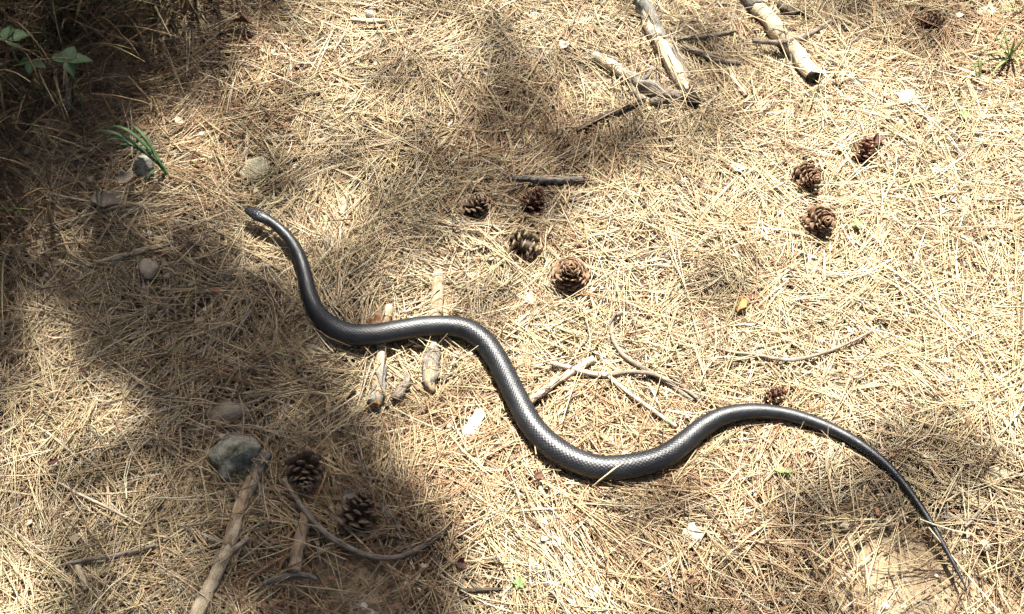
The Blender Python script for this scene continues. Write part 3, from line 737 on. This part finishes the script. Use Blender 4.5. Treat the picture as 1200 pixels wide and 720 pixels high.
# ------------------------------------------------------------------ green plants
def ribbon(base, tip, arch, w, n=9, side=None, fold=.25, twist=0.0):
    """an arching blade: 3 verts across, closed thin body"""
    base, tip = np.array(base, float), np.array(tip, float)
    t = np.linspace(0, 1, n)[:, None]
    c = base + (tip - base) * t + np.array([0, 0, 1.0]) * arch * 4 * t * (1 - t)
    T = np.gradient(c, axis=0); T /= np.linalg.norm(T, axis=1)[:, None]
    sd = np.cross(T, [0, 0, 1.0]) if side is None else np.tile(side, (n, 1)).astype(float)
    sd /= np.maximum(np.linalg.norm(sd, axis=1), 1e-6)[:, None]
    u = np.cross(sd, T)
    ww = w * np.sin(np.pi * np.clip(.16 + .84 * t, 0, 1)) ** .7 * (1 - t ** 4) + 1e-4
    vs = np.concatenate([c - sd * ww / 2 + u * ww * fold, c - u * .0002, c + sd * ww / 2 + u * ww * fold, c + u * .0003], 1).reshape(-1, 3)
    fs = []
    for i in range(n - 1):
        for j in range(4):
            j2 = (j + 1) % 4; fs.append((i * 4 + j, i * 4 + j2, i * 4 + 4 + j2, i * 4 + 4 + j))
    return vs, fs
def grass_tuft(name, label, px, py, tips, w_mm, mat, off=14, cat='grass', group=None):
    b = P(px, py, off * .001); rt = root(name, tuple(b), label, cat, group)
    for k, (tx, ty, z, arch) in enumerate(tips):
        tip = P(tx, ty, z * .001)
        vs, fs = ribbon(b + np.array([random.uniform(-.003, .003), random.uniform(-.003, .003), 0]), tip, arch * .001, w_mm * .001)
        link('blade', mesh('blade', vs - b, fs), mat, rt)
    return rt
grass_tuft('grass_tuft', 'arching green grass blades over the dark stone in the shade', 197, 203,
           [(100, 162, 40, 44), (108, 172, 30, 40), (120, 156, 50, 46), (132, 178, 34, 34), (168, 226, 26, 22), (150, 150, 52, 36)], 5.5, M['green'])
grass_tuft('grass_tuft', 'fresh green grass blades at the right edge near the top', 1184, 70,
           [(1150, 66, 40, 10), (1165, 45, 60, 6), (1205, 40, 60, 5), (1195, 82, 34, 8), (1140, 78, 30, 8), (1215, 60, 40, 6), (1172, 30, 62, 6), (1188, 48, 66, 4), (1158, 92, 26, 8)], 4.2, M['sprout'])
grass_tuft('grass_tuft', 'small upright green blades below the right edge grass', 1147, 92, [(1144, 60, 50, 3), (1150, 66, 40, 2), (1138, 74, 30, 4)], 3, M['sprout'])
grass_tuft('grass_tuft', 'yellow green blades in the top right corner', 1196, 14, [(1175, 2, 50, 6), (1190, -15, 60, 5), (1212, 10, 40, 6), (1165, 16, 30, 6)], 3, M['sprout'])

def leaf_mesh(L, W):
    n = 9; vs, fs = [], []
    for i in range(n):
        t = i / (n - 1); w = W * (math.sin(math.pi * t ** .8) ** .85) * (1 - .25 * t) + 1e-4
        z = -.25 * L * t * t
        for a in (-1, -.5, 0, .5, 1): vs.append((L * t, a * w / 2, z + abs(a) * w * .16))
    m = len(vs); vs += [(x, y, z - .0005) for x, y, z in vs]
    for i in range(n - 1):
        for j in range(4):
            q = (i * 5 + j, i * 5 + 5 + j, i * 5 + 6 + j, i * 5 + 1 + j); fs.append(q); fs.append(tuple(m + k for k in reversed(q)))
    return vs, fs
def leafy_plant(name, label, px, py, off, leaves, mat, base=None, group=None):
    """leaves: (angle deg, length px, width px, tilt deg, extra x, extra y px)"""
    top = P(px, py, off * .001); k = depth_at(top) / F
    foot = np.array(base if base is not None else (top[0], top[1] - .01, float(hs(top[0], top[1])) + .004))
    rt = root(name, tuple(foot), label, 'plant', group)
    st = np.array([foot, foot * .5 + top * .5 + np.array([.004, 0, .004]), top])
    vs, fs, gr, c = tube(st, np.array([.0013, .0012, .0009]), sides=7, seed=3, n=8)
    link('stem', mesh('stem', vs - foot, fs, True, {'grain': ('FLOAT_VECTOR', gr)}), mat, rt)
    for a, L, W, tl, ex, ey in leaves:
        lv, lf = leaf_mesh(L * k, W * k)
        o = link('leaf', mesh('leaf', lv, lf), mat, rt)
        o.location = Vector(top - foot) + Vector((ex * k, -ey * k, 0)); o.rotation_euler = (R(random.uniform(-15, 15)), R(-tl), R(a))
leafy_plant('green_plant', 'green leafy plant with broad leaves standing in the dark grass', 78, 72, 115,
            [(10, 30, 22, 5, 0, 0), (150, 22, 20, 10, 0, 0), (-60, 20, 15, -10, 0, 0), (75, 24, 18, 15, 0, 0)], M['green'])
leafy_plant('green_plant', 'green leaves poking in at the left edge near the top', 8, 46, 110, [(20, 28, 20, 8, 0, 0), (-30, 20, 16, 0, 0, 0), (170, 25, 18, 5, 0, 0), (95, 24, 18, 10, 0, 0)], M['green'])
leafy_plant('green_plant', 'dim low green plant left of the broad leaved one', 36, 74, 85, [(170, 20, 16, 0, 0, 0), (-10, 18, 14, 0, 0, 0), (-90, 16, 12, -5, 0, 0)], M['green'])
leafy_plant('sprout', 'tiny light green sprout at the bottom, below the narrow whitish chip', 608, 683, 22, [(a, 9, 7, 10, 0, 0) for a in (20, 100, 170, 250, 310)], M['sprout'])
leafy_plant('sprout', 'single small green leaf below the snake tail curve', 920, 553, 21, [(160, 13, 10, 5, 0, 0), (10, 10, 6, 5, 0, 0)], M['sprout'])
leafy_plant('sprout', 'yellow green sprout right of the sunny pair of pine cones', 1004, 262, 24, [(a, 9, 6, 10, 0, 0) for a in (10, 90, 200, 290)], M['sprout'])
leafy_plant('sprout', 'minute green sprout between the forked twig and the snake', 782, 494, 18, [(30, 9, 6, 10, 0, 0), (150, 9, 6, 10, 0, 0), (270, 8, 5, 0, 0, 0)], M['sprout'])
leafy_plant('sprout', 'yellowish sprout below the broad white chip on the right', 1130, 134, 20, [(a, 8, 6, 10, 0, 0) for a in (40, 150, 270)], M['sprout'])

# ------------------------------------------------------------------ pine needle litter
PAL = np.array([[0.53, 0.41, 0.245], [0.64, 0.54, 0.37], [0.42, 0.30, 0.165], [0.32, 0.185, 0.10], [0.39, 0.34, 0.265], [0.17, 0.11, 0.065], [0.57, 0.47, 0.26]]) * np.array([1.0, 1.0, .99])
def litter(n, region, seed, segs, dens=True, far=False, lay_lo=0.0, lay_hi=1.0):
    g = np.random.default_rng(seed)
    x0, x1, y0, y1 = region
    X = g.uniform(x0, x1, n * 2); Y = g.uniform(y0, y1, n * 2)
    if dens:
        keep = g.random(n * 2) > soil_amount(X, Y) * .97
        keep &= g.random(n * 2) < .55 + .6 * vnoise(X, Y, .13, 21)
    else:
        keep = np.ones(n * 2, bool)
    A0 = g.uniform(0, 2 * np.pi, n * 2)
    L0 = np.clip(g.normal(.084, .022, n * 2), .03, .135)
    if dens:
        for q in (.5, 1):
            keep &= g.random(n * 2) > soil_amount(X + np.cos(A0) * L0 * q, Y + np.sin(A0) * L0 * q) * .85
    if far: keep &= ~((np.abs(X) < 0.93) & (Y > .55) & (Y < 1.78))
    X, Y, A0, L0 = X[keep][:n], Y[keep][:n], A0[keep][:n], L0[keep][:n]; n = len(X)
    # pairs of needles share a foot
    pair = g.random(n) < .62
    half = n // 2
    fieldang = vnoise(X, Y, .26, 31) * 7.5 + vnoise(X, Y, .10, 32) * 2.5
    rnd = A0
    bare = soil_amount(X, Y) > .12
    mixd = (g.random(n) < .62 * np.clip(vnoise(X, Y, .12, 33) * 1.8 - .45, 0, 1)) & ~bare
    A = np.where(mixd, fieldang + g.normal(0, .38, n), rnd)
    Ln = L0
    short = g.random(n) < .22; Ln = np.where(short, Ln * g.uniform(.25, .6, n), Ln)
    W = g.uniform(.00045, .00082, n)
    lay = lay_lo + (lay_hi - lay_lo) * g.random(n)
    top = lay > .55
    bend = g.normal(0, .055, n) * Ln * np.where(g.random(n) < .12, 3, 1)
    col_i = np.where(g.random(n) < .5, 0, g.choice(len(PAL), n, p=[.22, .20, .24, .10, .12, .06, .06]))
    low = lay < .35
    col_i = np.where(low & (g.random(n) < .82), g.choice([3, 4, 5, 5, 5], n), col_i)  # old lower needles, darkened further to paint deeper shade into the gaps
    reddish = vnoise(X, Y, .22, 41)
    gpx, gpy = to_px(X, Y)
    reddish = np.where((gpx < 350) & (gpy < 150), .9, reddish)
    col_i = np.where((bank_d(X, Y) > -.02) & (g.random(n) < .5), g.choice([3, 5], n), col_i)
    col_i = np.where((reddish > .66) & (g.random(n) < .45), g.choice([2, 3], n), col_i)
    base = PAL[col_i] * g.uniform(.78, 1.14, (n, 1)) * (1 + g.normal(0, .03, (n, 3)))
    o0 = .003 + .015 * lay + g.normal(0, .0015, n)
    dz = g.normal(0, .0032, n)
    up = g.random(n) < .03
    dz = np.where(up, g.uniform(.008, .035, n), dz)
    arrs = []
    reps = [(np.zeros(n), np.ones(n, bool))]
    spread = g.normal(0, .13, n)
    reps.append((spread, pair))
    t = np.linspace(0, 1, segs + 1)[None]
    allv, allc = [], []
    for sp_, use in reps:
        u = np.where(use)[0]
        a = A[u] + sp_[u]; L = (Ln[u] * (1 if sp_ is reps[0][0] else g.uniform(.85, 1.05, len(u))))[:, None]
        b = (bend[u] * g.uniform(.4, 1.3, len(u)))[:, None]
        dx, dy = np.cos(a)[:, None], np.sin(a)[:, None]
        # foot fixed at X,Y
        q = 4 * t * (1 - t) * b
        px_ = X[u][:, None] + dx * L * t - dy * q
        py_ = Y[u][:, None] + dy * L * t + dx * q
        off = np.maximum(o0[u][:, None] + dz[u][:, None] * t, .001)
        ts = np.linspace(0, 1, 10)[None]; qs = 4 * ts * (1 - ts) * b
        cs = clear_at(X[u][:, None] + dx * L * ts - dy * qs, Y[u][:, None] + dy * L * ts + dx * qs)
        cl = np.stack([np.where(np.abs(ts - tk) <= .75 / segs, cs, 1).min(1) for tk in t[0]], 1)
        off = np.minimum(off, cl)
        tp = top_at(px_, py_).max(1, keepdims=True)
        over = (g.random(len(u))[:, None] < .035) & (tp > 0) & (cl.min(1, keepdims=True) > .0015)
        off = np.where(over, tp + .001, off)
        z = hs(px_, py_) + off
        ctr = np.stack([px_, py_, z], -1)
        Tn = np.gradient(ctr, axis=1); Tn /= np.linalg.norm(Tn, axis=2, keepdims=True)
        sd = np.stack([-Tn[..., 1], Tn[..., 0], np.zeros_like(Tn[..., 0])], -1); sd /= np.maximum(np.linalg.norm(sd, axis=2, keepdims=True), 1e-6)
        uv = np.cross(Tn, sd)
        rr = W[u][:, None] * np.interp(t, [0, .08, .6, 1], [1.25, 1, .95, .3])
        ro = g.uniform(0, 6.28, len(u))[:, None]
        ring = []
        for k in range(3):
            an = ro + k * 2.0944
            ring.append(ctr + sd * (np.cos(an) * rr)[..., None] + uv * (np.sin(an) * rr)[..., None])
        allv.append(np.stack(ring, 2).reshape(-1, 3))        # needle, seg, 3
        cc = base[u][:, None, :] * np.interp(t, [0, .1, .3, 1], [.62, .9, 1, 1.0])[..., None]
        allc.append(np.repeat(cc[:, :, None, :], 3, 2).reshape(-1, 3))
    V = np.vstack(allv); Cc = np.vstack(allc)
    N = len(V) // ((segs + 1) * 3)
    k = np.arange(N)[:, None, None] * (segs + 1) * 3; i = np.arange(segs)[None, :, None] * 3; j = np.arange(3)[None, None]
    j2 = (j + 1) % 3
    fq = np.stack([k + i + j, k + i + j2, k + i + 3 + j2, k + i + 3 + j], -1).reshape(-1, 4)
    return V, fq, np.column_stack([np.clip(Cc, 0, .95), np.ones(len(Cc))])
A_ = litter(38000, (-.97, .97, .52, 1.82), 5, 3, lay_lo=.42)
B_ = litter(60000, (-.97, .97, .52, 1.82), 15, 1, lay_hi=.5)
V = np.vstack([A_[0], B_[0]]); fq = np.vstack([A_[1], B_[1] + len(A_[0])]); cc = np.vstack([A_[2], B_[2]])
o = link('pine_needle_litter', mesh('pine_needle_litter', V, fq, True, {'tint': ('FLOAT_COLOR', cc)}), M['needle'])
tag(o, 'thick carpet of dry straw coloured pine needles covering the soil', 'pine needles', kind='stuff')
V, fq, cc = litter(26000, (-1.6, 1.6, .2, 2.6), 6, 1, far=True)
o = link('outer_needle_litter', mesh('outer_needle_litter', V, fq, True, {'tint': ('FLOAT_COLOR', cc)}), M['needle'])
tag(o, 'dry pine needles continuing around the clearing edge', 'pine needles', kind='stuff')

# crumbs of soil, bark and cone in the bare patches and between the needles
def crumbs(n, seed):
    g = np.random.default_rng(seed)
    X = g.uniform(-.95, .95, n * 4); Y = g.uniform(.55, 1.8, n * 4)
    k = g.random(n * 4) < .06 + soil_amount(X, Y)
    X, Y = X[k][:n], Y[k][:n]; n = len(X)
    octv = np.array([(1, 0, 0), (-1, 0, 0), (0, 1, 0), (0, -1, 0), (0, 0, 1), (0, 0, -1)], float)
    octf = np.array([(0, 2, 4), (2, 1, 4), (1, 3, 4), (3, 0, 4), (2, 0, 5), (1, 2, 5), (3, 1, 5), (0, 3, 5)])
    sz = g.gamma(2.2, .0006, n) + .0006
    v = octv[None] * sz[:, None, None] * g.uniform(.6, 1.4, (n, 6, 3)); v[..., 2] *= .7
    a = g.uniform(0, 6.28, n); ca, sa = np.cos(a)[:, None], np.sin(a)[:, None]
    v = np.stack([v[..., 0] * ca - v[..., 1] * sa, v[..., 0] * sa + v[..., 1] * ca, v[..., 2]], -1)
    v[..., 0] += X[:, None]; v[..., 1] += Y[:, None]; v[..., 2] += (hf(X, Y) + sz * .4)[:, None]
    f = (octf[None] + np.arange(n)[:, None, None] * 6).reshape(-1, 3)
    pal = np.array([[.30, .24, .16], [.20, .14, .09], [.42, .36, .27], [.12, .08, .05]])
    c = np.repeat(pal[g.choice(4, n, p=[.45, .25, .15, .15])][:, None], 6, 1).reshape(-1, 3)
    return v.reshape(-1, 3), f, np.column_stack([c, np.ones(len(c))])
V, f3, cc = crumbs(9000, 9)
o = link('soil_crumbs', mesh('soil_crumbs', V, f3, False, {'tint': ('FLOAT_COLOR', cc)}), M['blade'])
tag(o, 'loose crumbs of soil and bark in the bare patches', 'soil crumbs', kind='stuff')

def litter_bits(n, seed):
    g = np.random.default_rng(seed)
    X = g.uniform(-.95, .95, n); Y = g.uniform(.55, 1.8, n)
    m = 7; a = np.arange(m) / m * 6.283
    sz = g.gamma(2.5, .0009, n) + .001
    r = sz[:, None] * g.uniform(.55, 1.3, (n, m)); el = g.uniform(.35, 1, n)[:, None]; ro = g.uniform(0, 6.28, n)[:, None]
    lx, ly = r * np.cos(a), r * np.sin(a) * el
    x = lx * np.cos(ro) - ly * np.sin(ro); y = lx * np.sin(ro) + ly * np.cos(ro)
    tx, ty = g.normal(0, .35, (2, n, 1))
    z0 = (hs(X, Y) + np.minimum(g.uniform(.006, .017, n), clear_at(X, Y)))[:, None]
    z = z0 + x * tx + y * ty + g.normal(0, .0004, (n, m))
    up = np.stack([x + X[:, None], y + Y[:, None], z + .0004], -1); dn = up - [0, 0, .0011]
    v = np.concatenate([up, dn], 1).reshape(-1, 3)
    f = []
    base = np.arange(n)[:, None] * 2 * m
    tris = [(0, k, k + 1) for k in range(1, m - 1)] + [(m, m + k + 1, m + k) for k in range(1, m - 1)] + [q for k in range(m) for q in ((k, m + k, (k + 1) % m), ((k + 1) % m, m + k, m + (k + 1) % m))]
    f = (np.array(tris)[None] + base[:, :, None]).reshape(-1, 3)
    pal = np.array([[.24, .13, .07], [.15, .08, .045], [.50, .42, .29], [.33, .26, .18], [.20, .09, .055], [.50, .45, .36]])
    c = np.repeat((pal[g.choice(6, n, p=[.28, .2, .14, .2, .08, .1])] * g.uniform(.75, 1.15, (n, 1)))[:, None], 2 * m, 1).reshape(-1, 3)
    return v, f, np.column_stack([c, np.ones(len(c))])
V, f3, cc = litter_bits(3400, 19)
o = link('bark_crumbs', mesh('bark_crumbs', V, f3, False, {'tint': ('FLOAT_COLOR', cc)}), M['blade'])
tag(o, 'small scraps of bark and leaf strewn among the needles', 'bark crumbs', kind='stuff')

# single needles that lie over the snake and the sticks
def loose_needle(label, path, seed, tint=(.58, .46, .28)):
    pts, rad = [], []
    for x, y, o_ in path: pts.append(P(x, y, o_ * .001)); rad.append(.001)
    vs, fs, gr, c = tube(np.array(pts), np.array(rad), sides=5, seed=seed, rough=.02, n=12)
    b = c[0, :3].copy()
    o = link('pine_needle', mesh('pine_needle', vs - b, fs, True, {'tint': ('FLOAT_COLOR', np.tile([*tint, 1], (len(vs), 1)))}), M['needle'])
    o.location = b
    return tag(o, label, 'pine needle', 'loose needles lying on top')
loose_needle('pale needle leaning up against the snake above the flat wood strip', [(479, 389, 33), (495, 397, 27), (512, 404, 22), (540, 421, 20)], 1)
loose_needle('needle leaning on the near side of the thickest snake bend', [(726, 545, 44), (713, 555, 41), (703, 563, 33), (694, 571, 20)], 2)
loose_needle('needle crossing over the thin end of the snake tail', [(1078, 609, 24), (1095, 615, 22), (1118, 622, 20), (1140, 626, 18)], 3, (.6, .5, .32))
loose_needle('needle stretching from the tail towards the lower right corner', [(1088, 618, 19), (1110, 645, 18), (1140, 682, 18), (1175, 722, 17)], 4)

# ------------------------------------------------------------------ dry grass on the shaded bank
def dry_grass(n, seed):
    g = np.random.default_rng(seed)
    X = g.uniform(-1.7, -.2, n * 8); Y = g.uniform(.8, 2.7, n * 8)
    d = bank_d(X, Y); clump = vnoise(X, Y, .09, 51)
    k = (g.random(n * 8) < np.clip((d + .04) / .16, 0, 1) * np.clip(clump * 2 - .5, .05, 1))
    X, Y = X[k][:n], Y[k][:n]; n = len(X)
    seg = 6; t = np.linspace(0, 1, seg + 1)[None]
    L = g.uniform(.07, .24, n)[:, None]; a = g.normal(-1.1, .9, n)[:, None]     # lean downhill, towards the clearing
    lean = g.uniform(.35, 1.1, n)[:, None]
    th = lean * (.4 + 1.3 * t)
    hx = np.cumsum(np.c_[np.zeros((n, 1)), np.sin(th[:, 1:])], 1) / seg; hz = np.cumsum(np.c_[np.zeros((n, 1)), np.cos(th[:, 1:])], 1) / seg
    kink = g.normal(0, .25, n)[:, None] * t
    cx = X[:, None] + L * hx * np.cos(a + kink); cy = Y[:, None] + L * hx * np.sin(a + kink)
    cz = np.maximum(hs(X, Y)[:, None] + L * hz, hs(cx, cy) + .008)
    w = g.uniform(.0010, .0026, n)[:, None] * (1 - t ** 3 * .85)
    sx, sy = -np.sin(a), np.cos(a)
    v = np.stack([np.stack([cx - sx * w, cy - sy * w, cz], -1), np.stack([cx, cy, cz - w * .5], -1), np.stack([cx + sx * w, cy + sy * w, cz], -1)], 2)
    N = n; kk = np.arange(N)[:, None, None] * (seg + 1) * 3; i = np.arange(seg)[None, :, None] * 3; j = np.arange(3)[None, None]; j2 = (j + 1) % 3
    f = np.stack([kk + i + j, kk + i + j2, kk + i + 3 + j2, kk + i + 3 + j], -1).reshape(-1, 4)
    pal = np.array([[.34, .24, .12], [.22, .14, .07], [.42, .33, .18], [.12, .13, .05], [.10, .07, .04]])
    c = pal[g.choice(5, n, p=[.32, .26, .14, .12, .16])] * .9 * g.uniform(.75, 1.15, (n, 1))
    c = np.repeat(c[:, None], (seg + 1) * 3, 1).reshape(-1, 3)
    return v.reshape(-1, 3), f, np.column_stack([c, np.ones(len(c))])
V, fq, cc = dry_grass(11000, 12)
o = link('dry_grass', mesh('dry_grass', V, fq, True, {'tint': ('FLOAT_COLOR', cc)}), M['blade'])
tag(o, 'tangled brown dry grass on the shaded bank in the upper left', 'dry grass', kind='stuff')

# ------------------------------------------------------------------ pine whose branches shade the ground, and added pines against sky light
def inside(px, py, poly):
    n = len(poly); r = np.zeros(np.shape(px), bool); j = n - 1
    for i in range(n):
        xi, yi = poly[i]; xj, yj = poly[j]
        r ^= ((yi > py) != (yj > py)) & (px < (xj - xi) * (py - yi) / (yj - yi + 1e-9) + xi); j = i
    return r
SHADE = [
    (.994, [(-700, -500), (180, -500), (190, -40), (168, 60), (140, 120), (165, 190), (190, 235), (230, 272), (295, 300), (340, 335), (368, 390), (385, 460),
           (430, 530), (505, 600), (525, 660), (540, 900), (320, 900), (270, 655), (195, 560), (130, 455), (105, 395), (80, 352), (40, 345), (10, 375), (40, 420), (20, 440), (25, 470), (-700, 480)]),
    (.92, [(170, -400), (345, -400), (340, 0), (305, 60), (235, 115), (150, 135), (168, 60)]),
    (.68, [(390, 200), (480, 150), (600, 138), (700, 150), (790, 122), (800, 150), (715, 215), (645, 262), (560, 275), (490, 305), (430, 350), (400, 400), (365, 370), (372, 290)]),
    (.42, [(300, 120), (480, 60), (800, 90), (810, 180), (700, 300), (480, 350), (330, 340), (300, 260)]),
    (.42, [(860, 570), (960, 560), (1040, 620), (1200, 640), (1300, 900), (820, 900)]),
    (.26, [(730, 230), (880, 200), (900, 330), (850, 470), (760, 400)]),
    (.7, [(-500, 470), (60, 470), (200, 580), (270, 700), (300, 900), (-500, 900)]),
]
SUNNY = [(620, 300), (800, 190), (930, 110), (1200, 50), (1900, 40), (1900, 520), (1000, 520), (900, 440), (760, 560), (700, 760), (570, 760), (545, 560), (520, 480), (600, 430), (560, 330)]
def shade_at(x, y):
    px, py = to_px(x, y)
    v = np.where(inside(px, py, SUNNY), 0, .42)
    for op, poly in SHADE: v = np.maximum(v, op * inside(px, py, poly))
    out = (px < -60) | (py > 800) | (py < -160)
    n = np.clip(vnoise(x, y, .5, 61) * 2.2 - .55, 0, .95)
    v = np.where(out & (v < .43) & (px < 900), n, v)
    return v

def pine_tree(label, trunk_xy, trunk_h, want, tmin, tmax, seed, dens):
    g = np.random.default_rng(seed)
    rt = root('pine_tree', (*trunk_xy, float(hs(*trunk_xy))), label, 'tree', 'pines shading the forest floor')
    org = np.array(rt.location)
    # tuft centres: on the way from the shaded spot to the sun
    n = int(dens)
    gx_ = g.uniform(-2.3, 1.6, n); gy_ = g.uniform(-.5, 3.2, n)
    op = want(gx_, gy_)
    keep = g.random(n) < (-np.log(1 - np.clip(op, 0, .998)) / 6.3)
    gx_, gy_ = gx_[keep], gy_[keep]; m = len(gx_)
    opk = op[keep]
    tt = np.where(opk > .95, g.uniform(tmin, tmax, m), np.where(opk > .5, g.uniform(6.5, 10, m), g.uniform(7, 10, m)))
    ctr = np.stack([gx_, gy_, np.zeros(m)], 1) + np.array(S)[None] * tt[:, None]
    # needles of every tuft
    K = 34
    d = g.normal(0, 1, (m, K, 3)); d /= np.linalg.norm(d, axis=2, keepdims=True); d[..., 2] = d[..., 2] * .7 + .25
    L = g.uniform(.05, .085, (m, K, 1)); b = ctr[:, None] + d * .004; e = ctr[:, None] + d * L
    sd = np.cross(d, g.normal(0, 1, (m, K, 3))); sd /= np.linalg.norm(sd, axis=2, keepdims=True); u = np.cross(d, sd)
    w = .0024
    v = np.stack([b + sd * w, b - sd * w * .5 + u * w * .87, b - sd * w * .5 - u * w * .87, e], 2).reshape(-1, 3)
    f = (np.array([(0, 1, 3), (1, 2, 3), (2, 0, 3)])[None] + np.arange(m * K)[:, None, None] * 4).reshape(-1, 3)
    cr = link('crown', mesh('crown', v - org, f, True), M['foliage'], rt); cr['kind'] = 'stuff'
    # trunk
    top = np.array([trunk_xy[0] + .25, trunk_xy[1] + .2, trunk_h])
    tp = np.array([org + [0, 0, -.1], org * .6 + top * .4 + [.1, .05, 0], top])
    vs, fs, gr, c = tube(tp, np.array([.17, .13, .05]), sides=16, seed=seed, rough=.05, n=40)
    link('trunk', mesh('trunk', vs - org, fs, True, {'grain': ('FLOAT_VECTOR', gr)}), M['bark'], rt)
    # limbs and the twigs that carry the tufts
    nl = 9
    cen = ctr[g.choice(m, nl, replace=False)]
    for it in range(6):
        own = np.argmin(((ctr[:, None] - cen[None]) ** 2).sum(2), 1)
        for q in range(nl):
            if (own == q).any(): cen[q] = ctr[own == q].mean(0)
    tv, tf, tn = [], [], 0
    for q in range(nl):
        a = np.array([trunk_xy[0] + .15, trunk_xy[1] + .1, np.clip(cen[q][2] - .5, 1.6, trunk_h - .3)])
        a[:2] = [np.interp(a[2], c[:, 2], c[:, 0]), np.interp(a[2], c[:, 2], c[:, 1])]
        mid = (a + cen[q]) / 2 + [0, 0, .15]
        vs, fs, gr, _c = tube(np.array([a, mid, cen[q]]), np.array([.028, .016, .006]), sides=8, seed=seed + q, n=14)
        link('limb', mesh('limb', vs - org, fs, True, {'grain': ('FLOAT_VECTOR', gr)}), M['bark'], rt)
        mine = ctr[own == q]
        axis = _c[5:, :3]
        da = np.sqrt(((mine[:, None] - axis[None]) ** 2).sum(2))
        order = np.argsort(da.min(1)); placed = list(axis)
        for oi in order:
            p = mine[oi]; pl = np.array(placed); s0 = pl[np.argmin(((pl - p) ** 2).sum(1))]; placed.append(p)
            dv = p - s0; sd = np.cross(dv, [0, 0, 1.0]); sd /= max(np.linalg.norm(sd), 1e-6); uu = np.cross(sd, dv); uu /= max(np.linalg.norm(uu), 1e-6)
            for (pt, r) in ((s0, .0022), (p, .0014)):
                for an in (0, 2.09, 4.19): tv.append(pt + sd * r * math.cos(an) + uu * r * math.sin(an))
            for j in range(3): tf.append((tn + j, tn + (j + 1) % 3, tn + 3 + (j + 1) % 3, tn + 3 + j))
            tn += 6
    tw = link('twigs', mesh('twigs', np.array(tv) - org, tf, True), M['bark'], rt); tw['kind'] = 'stuff'
pine_tree('tall pine out of view whose branches throw the dappled shade on the clearing', (-1.9, 4.3), 9.6, shade_at, 3.8, 5.6, 71, 30000)

def forest():  # unseen pines, put in to block sky light and darken the shade
    """the pines added round the clearing against sky light: one built, the rest copied"""
    g = np.random.default_rng(90)
    m, K = 900, 26
    z = g.uniform(0, 1, m) ** .8; rr = np.sqrt(g.random(m)) * np.interp(z, [0, .25, .5, .75, 1], [.6, 1.5, 2.6, 2.3, 1.0]); a = g.uniform(0, 6.283, m)
    ctr = np.stack([rr * np.cos(a), rr * np.sin(a), 3.0 + 4.6 * z], 1)
    d = g.normal(0, 1, (m, K, 3)); d /= np.linalg.norm(d, axis=2, keepdims=True); d[..., 2] = d[..., 2] * .7 + .2
    b = ctr[:, None] + d * .01; e = ctr[:, None] + d * g.uniform(.16, .30, (m, K, 1))
    sd = np.cross(d, g.normal(0, 1, (m, K, 3))); sd /= np.linalg.norm(sd, axis=2, keepdims=True); u = np.cross(d, sd); w = .011
    v = np.stack([b + sd * w, b - sd * w * .5 + u * w * .87, b - sd * w * .5 - u * w * .87, e], 2).reshape(-1, 3)
    f = (np.array([(0, 1, 3), (1, 2, 3), (2, 0, 3)])[None] + np.arange(m * K)[:, None, None] * 4).reshape(-1, 3)
    cm = mesh('crown', v, f, True); cm.materials.append(M['foliage'])
    vs, fs, gr, c = tube(np.array([[0, 0, -.2], [.05, .03, 3.5], [0, .05, 7.0]]), np.array([.16, .11, .03]), sides=14, seed=4, rough=.05, n=30)
    tm = mesh('trunk', vs, fs, True); tm.materials.append(M['bark'])
    lm = []
    for k in range(8):
        zz = 3.2 + .42 * k; an = k * 2.4; q = np.array([math.cos(an), math.sin(an), .35]) * (1.2 + .5 * math.sin(k * .45))
        vs, fs, gr, c = tube(np.array([[0, 0, zz], q * .5 + [0, 0, zz], q + [0, 0, zz]]), np.array([.035, .02, .006]), sides=7, seed=k, n=10)
        me = mesh('limb', vs, fs, True); me.materials.append(M['bark']); lm.append(me)
    spots = [(-2.7, -0.1, 'left of and behind the viewer'), (0.2, -2.4, 'straight behind the viewer'), (2.7, -0.2, 'right of and behind the viewer'), (4.4, 2.9, 'beyond the right edge'),
             (-4.1, 2.7, 'beyond the left edge'), (2.6, 9.8, 'far beyond the top right'), (-3.2, 9.6, 'far beyond the top left'), (6.2, 5.4, 'farthest to the right')]
    for k, (x, y, where) in enumerate(spots):
        rt = root('pine_tree', (x, y, float(hs(x, y))), 'green pine added out of view to hold back sky light, ' + where, 'tree', 'pines added round the clearing against sky light')
        rt.rotation_euler = (0, 0, k * 1.3)
        c_ = link('crown', cm, None, rt); c_['kind'] = 'stuff'
        link('trunk', tm, None, rt)
        for me in lm: link('limb', me, None, rt)
forest()
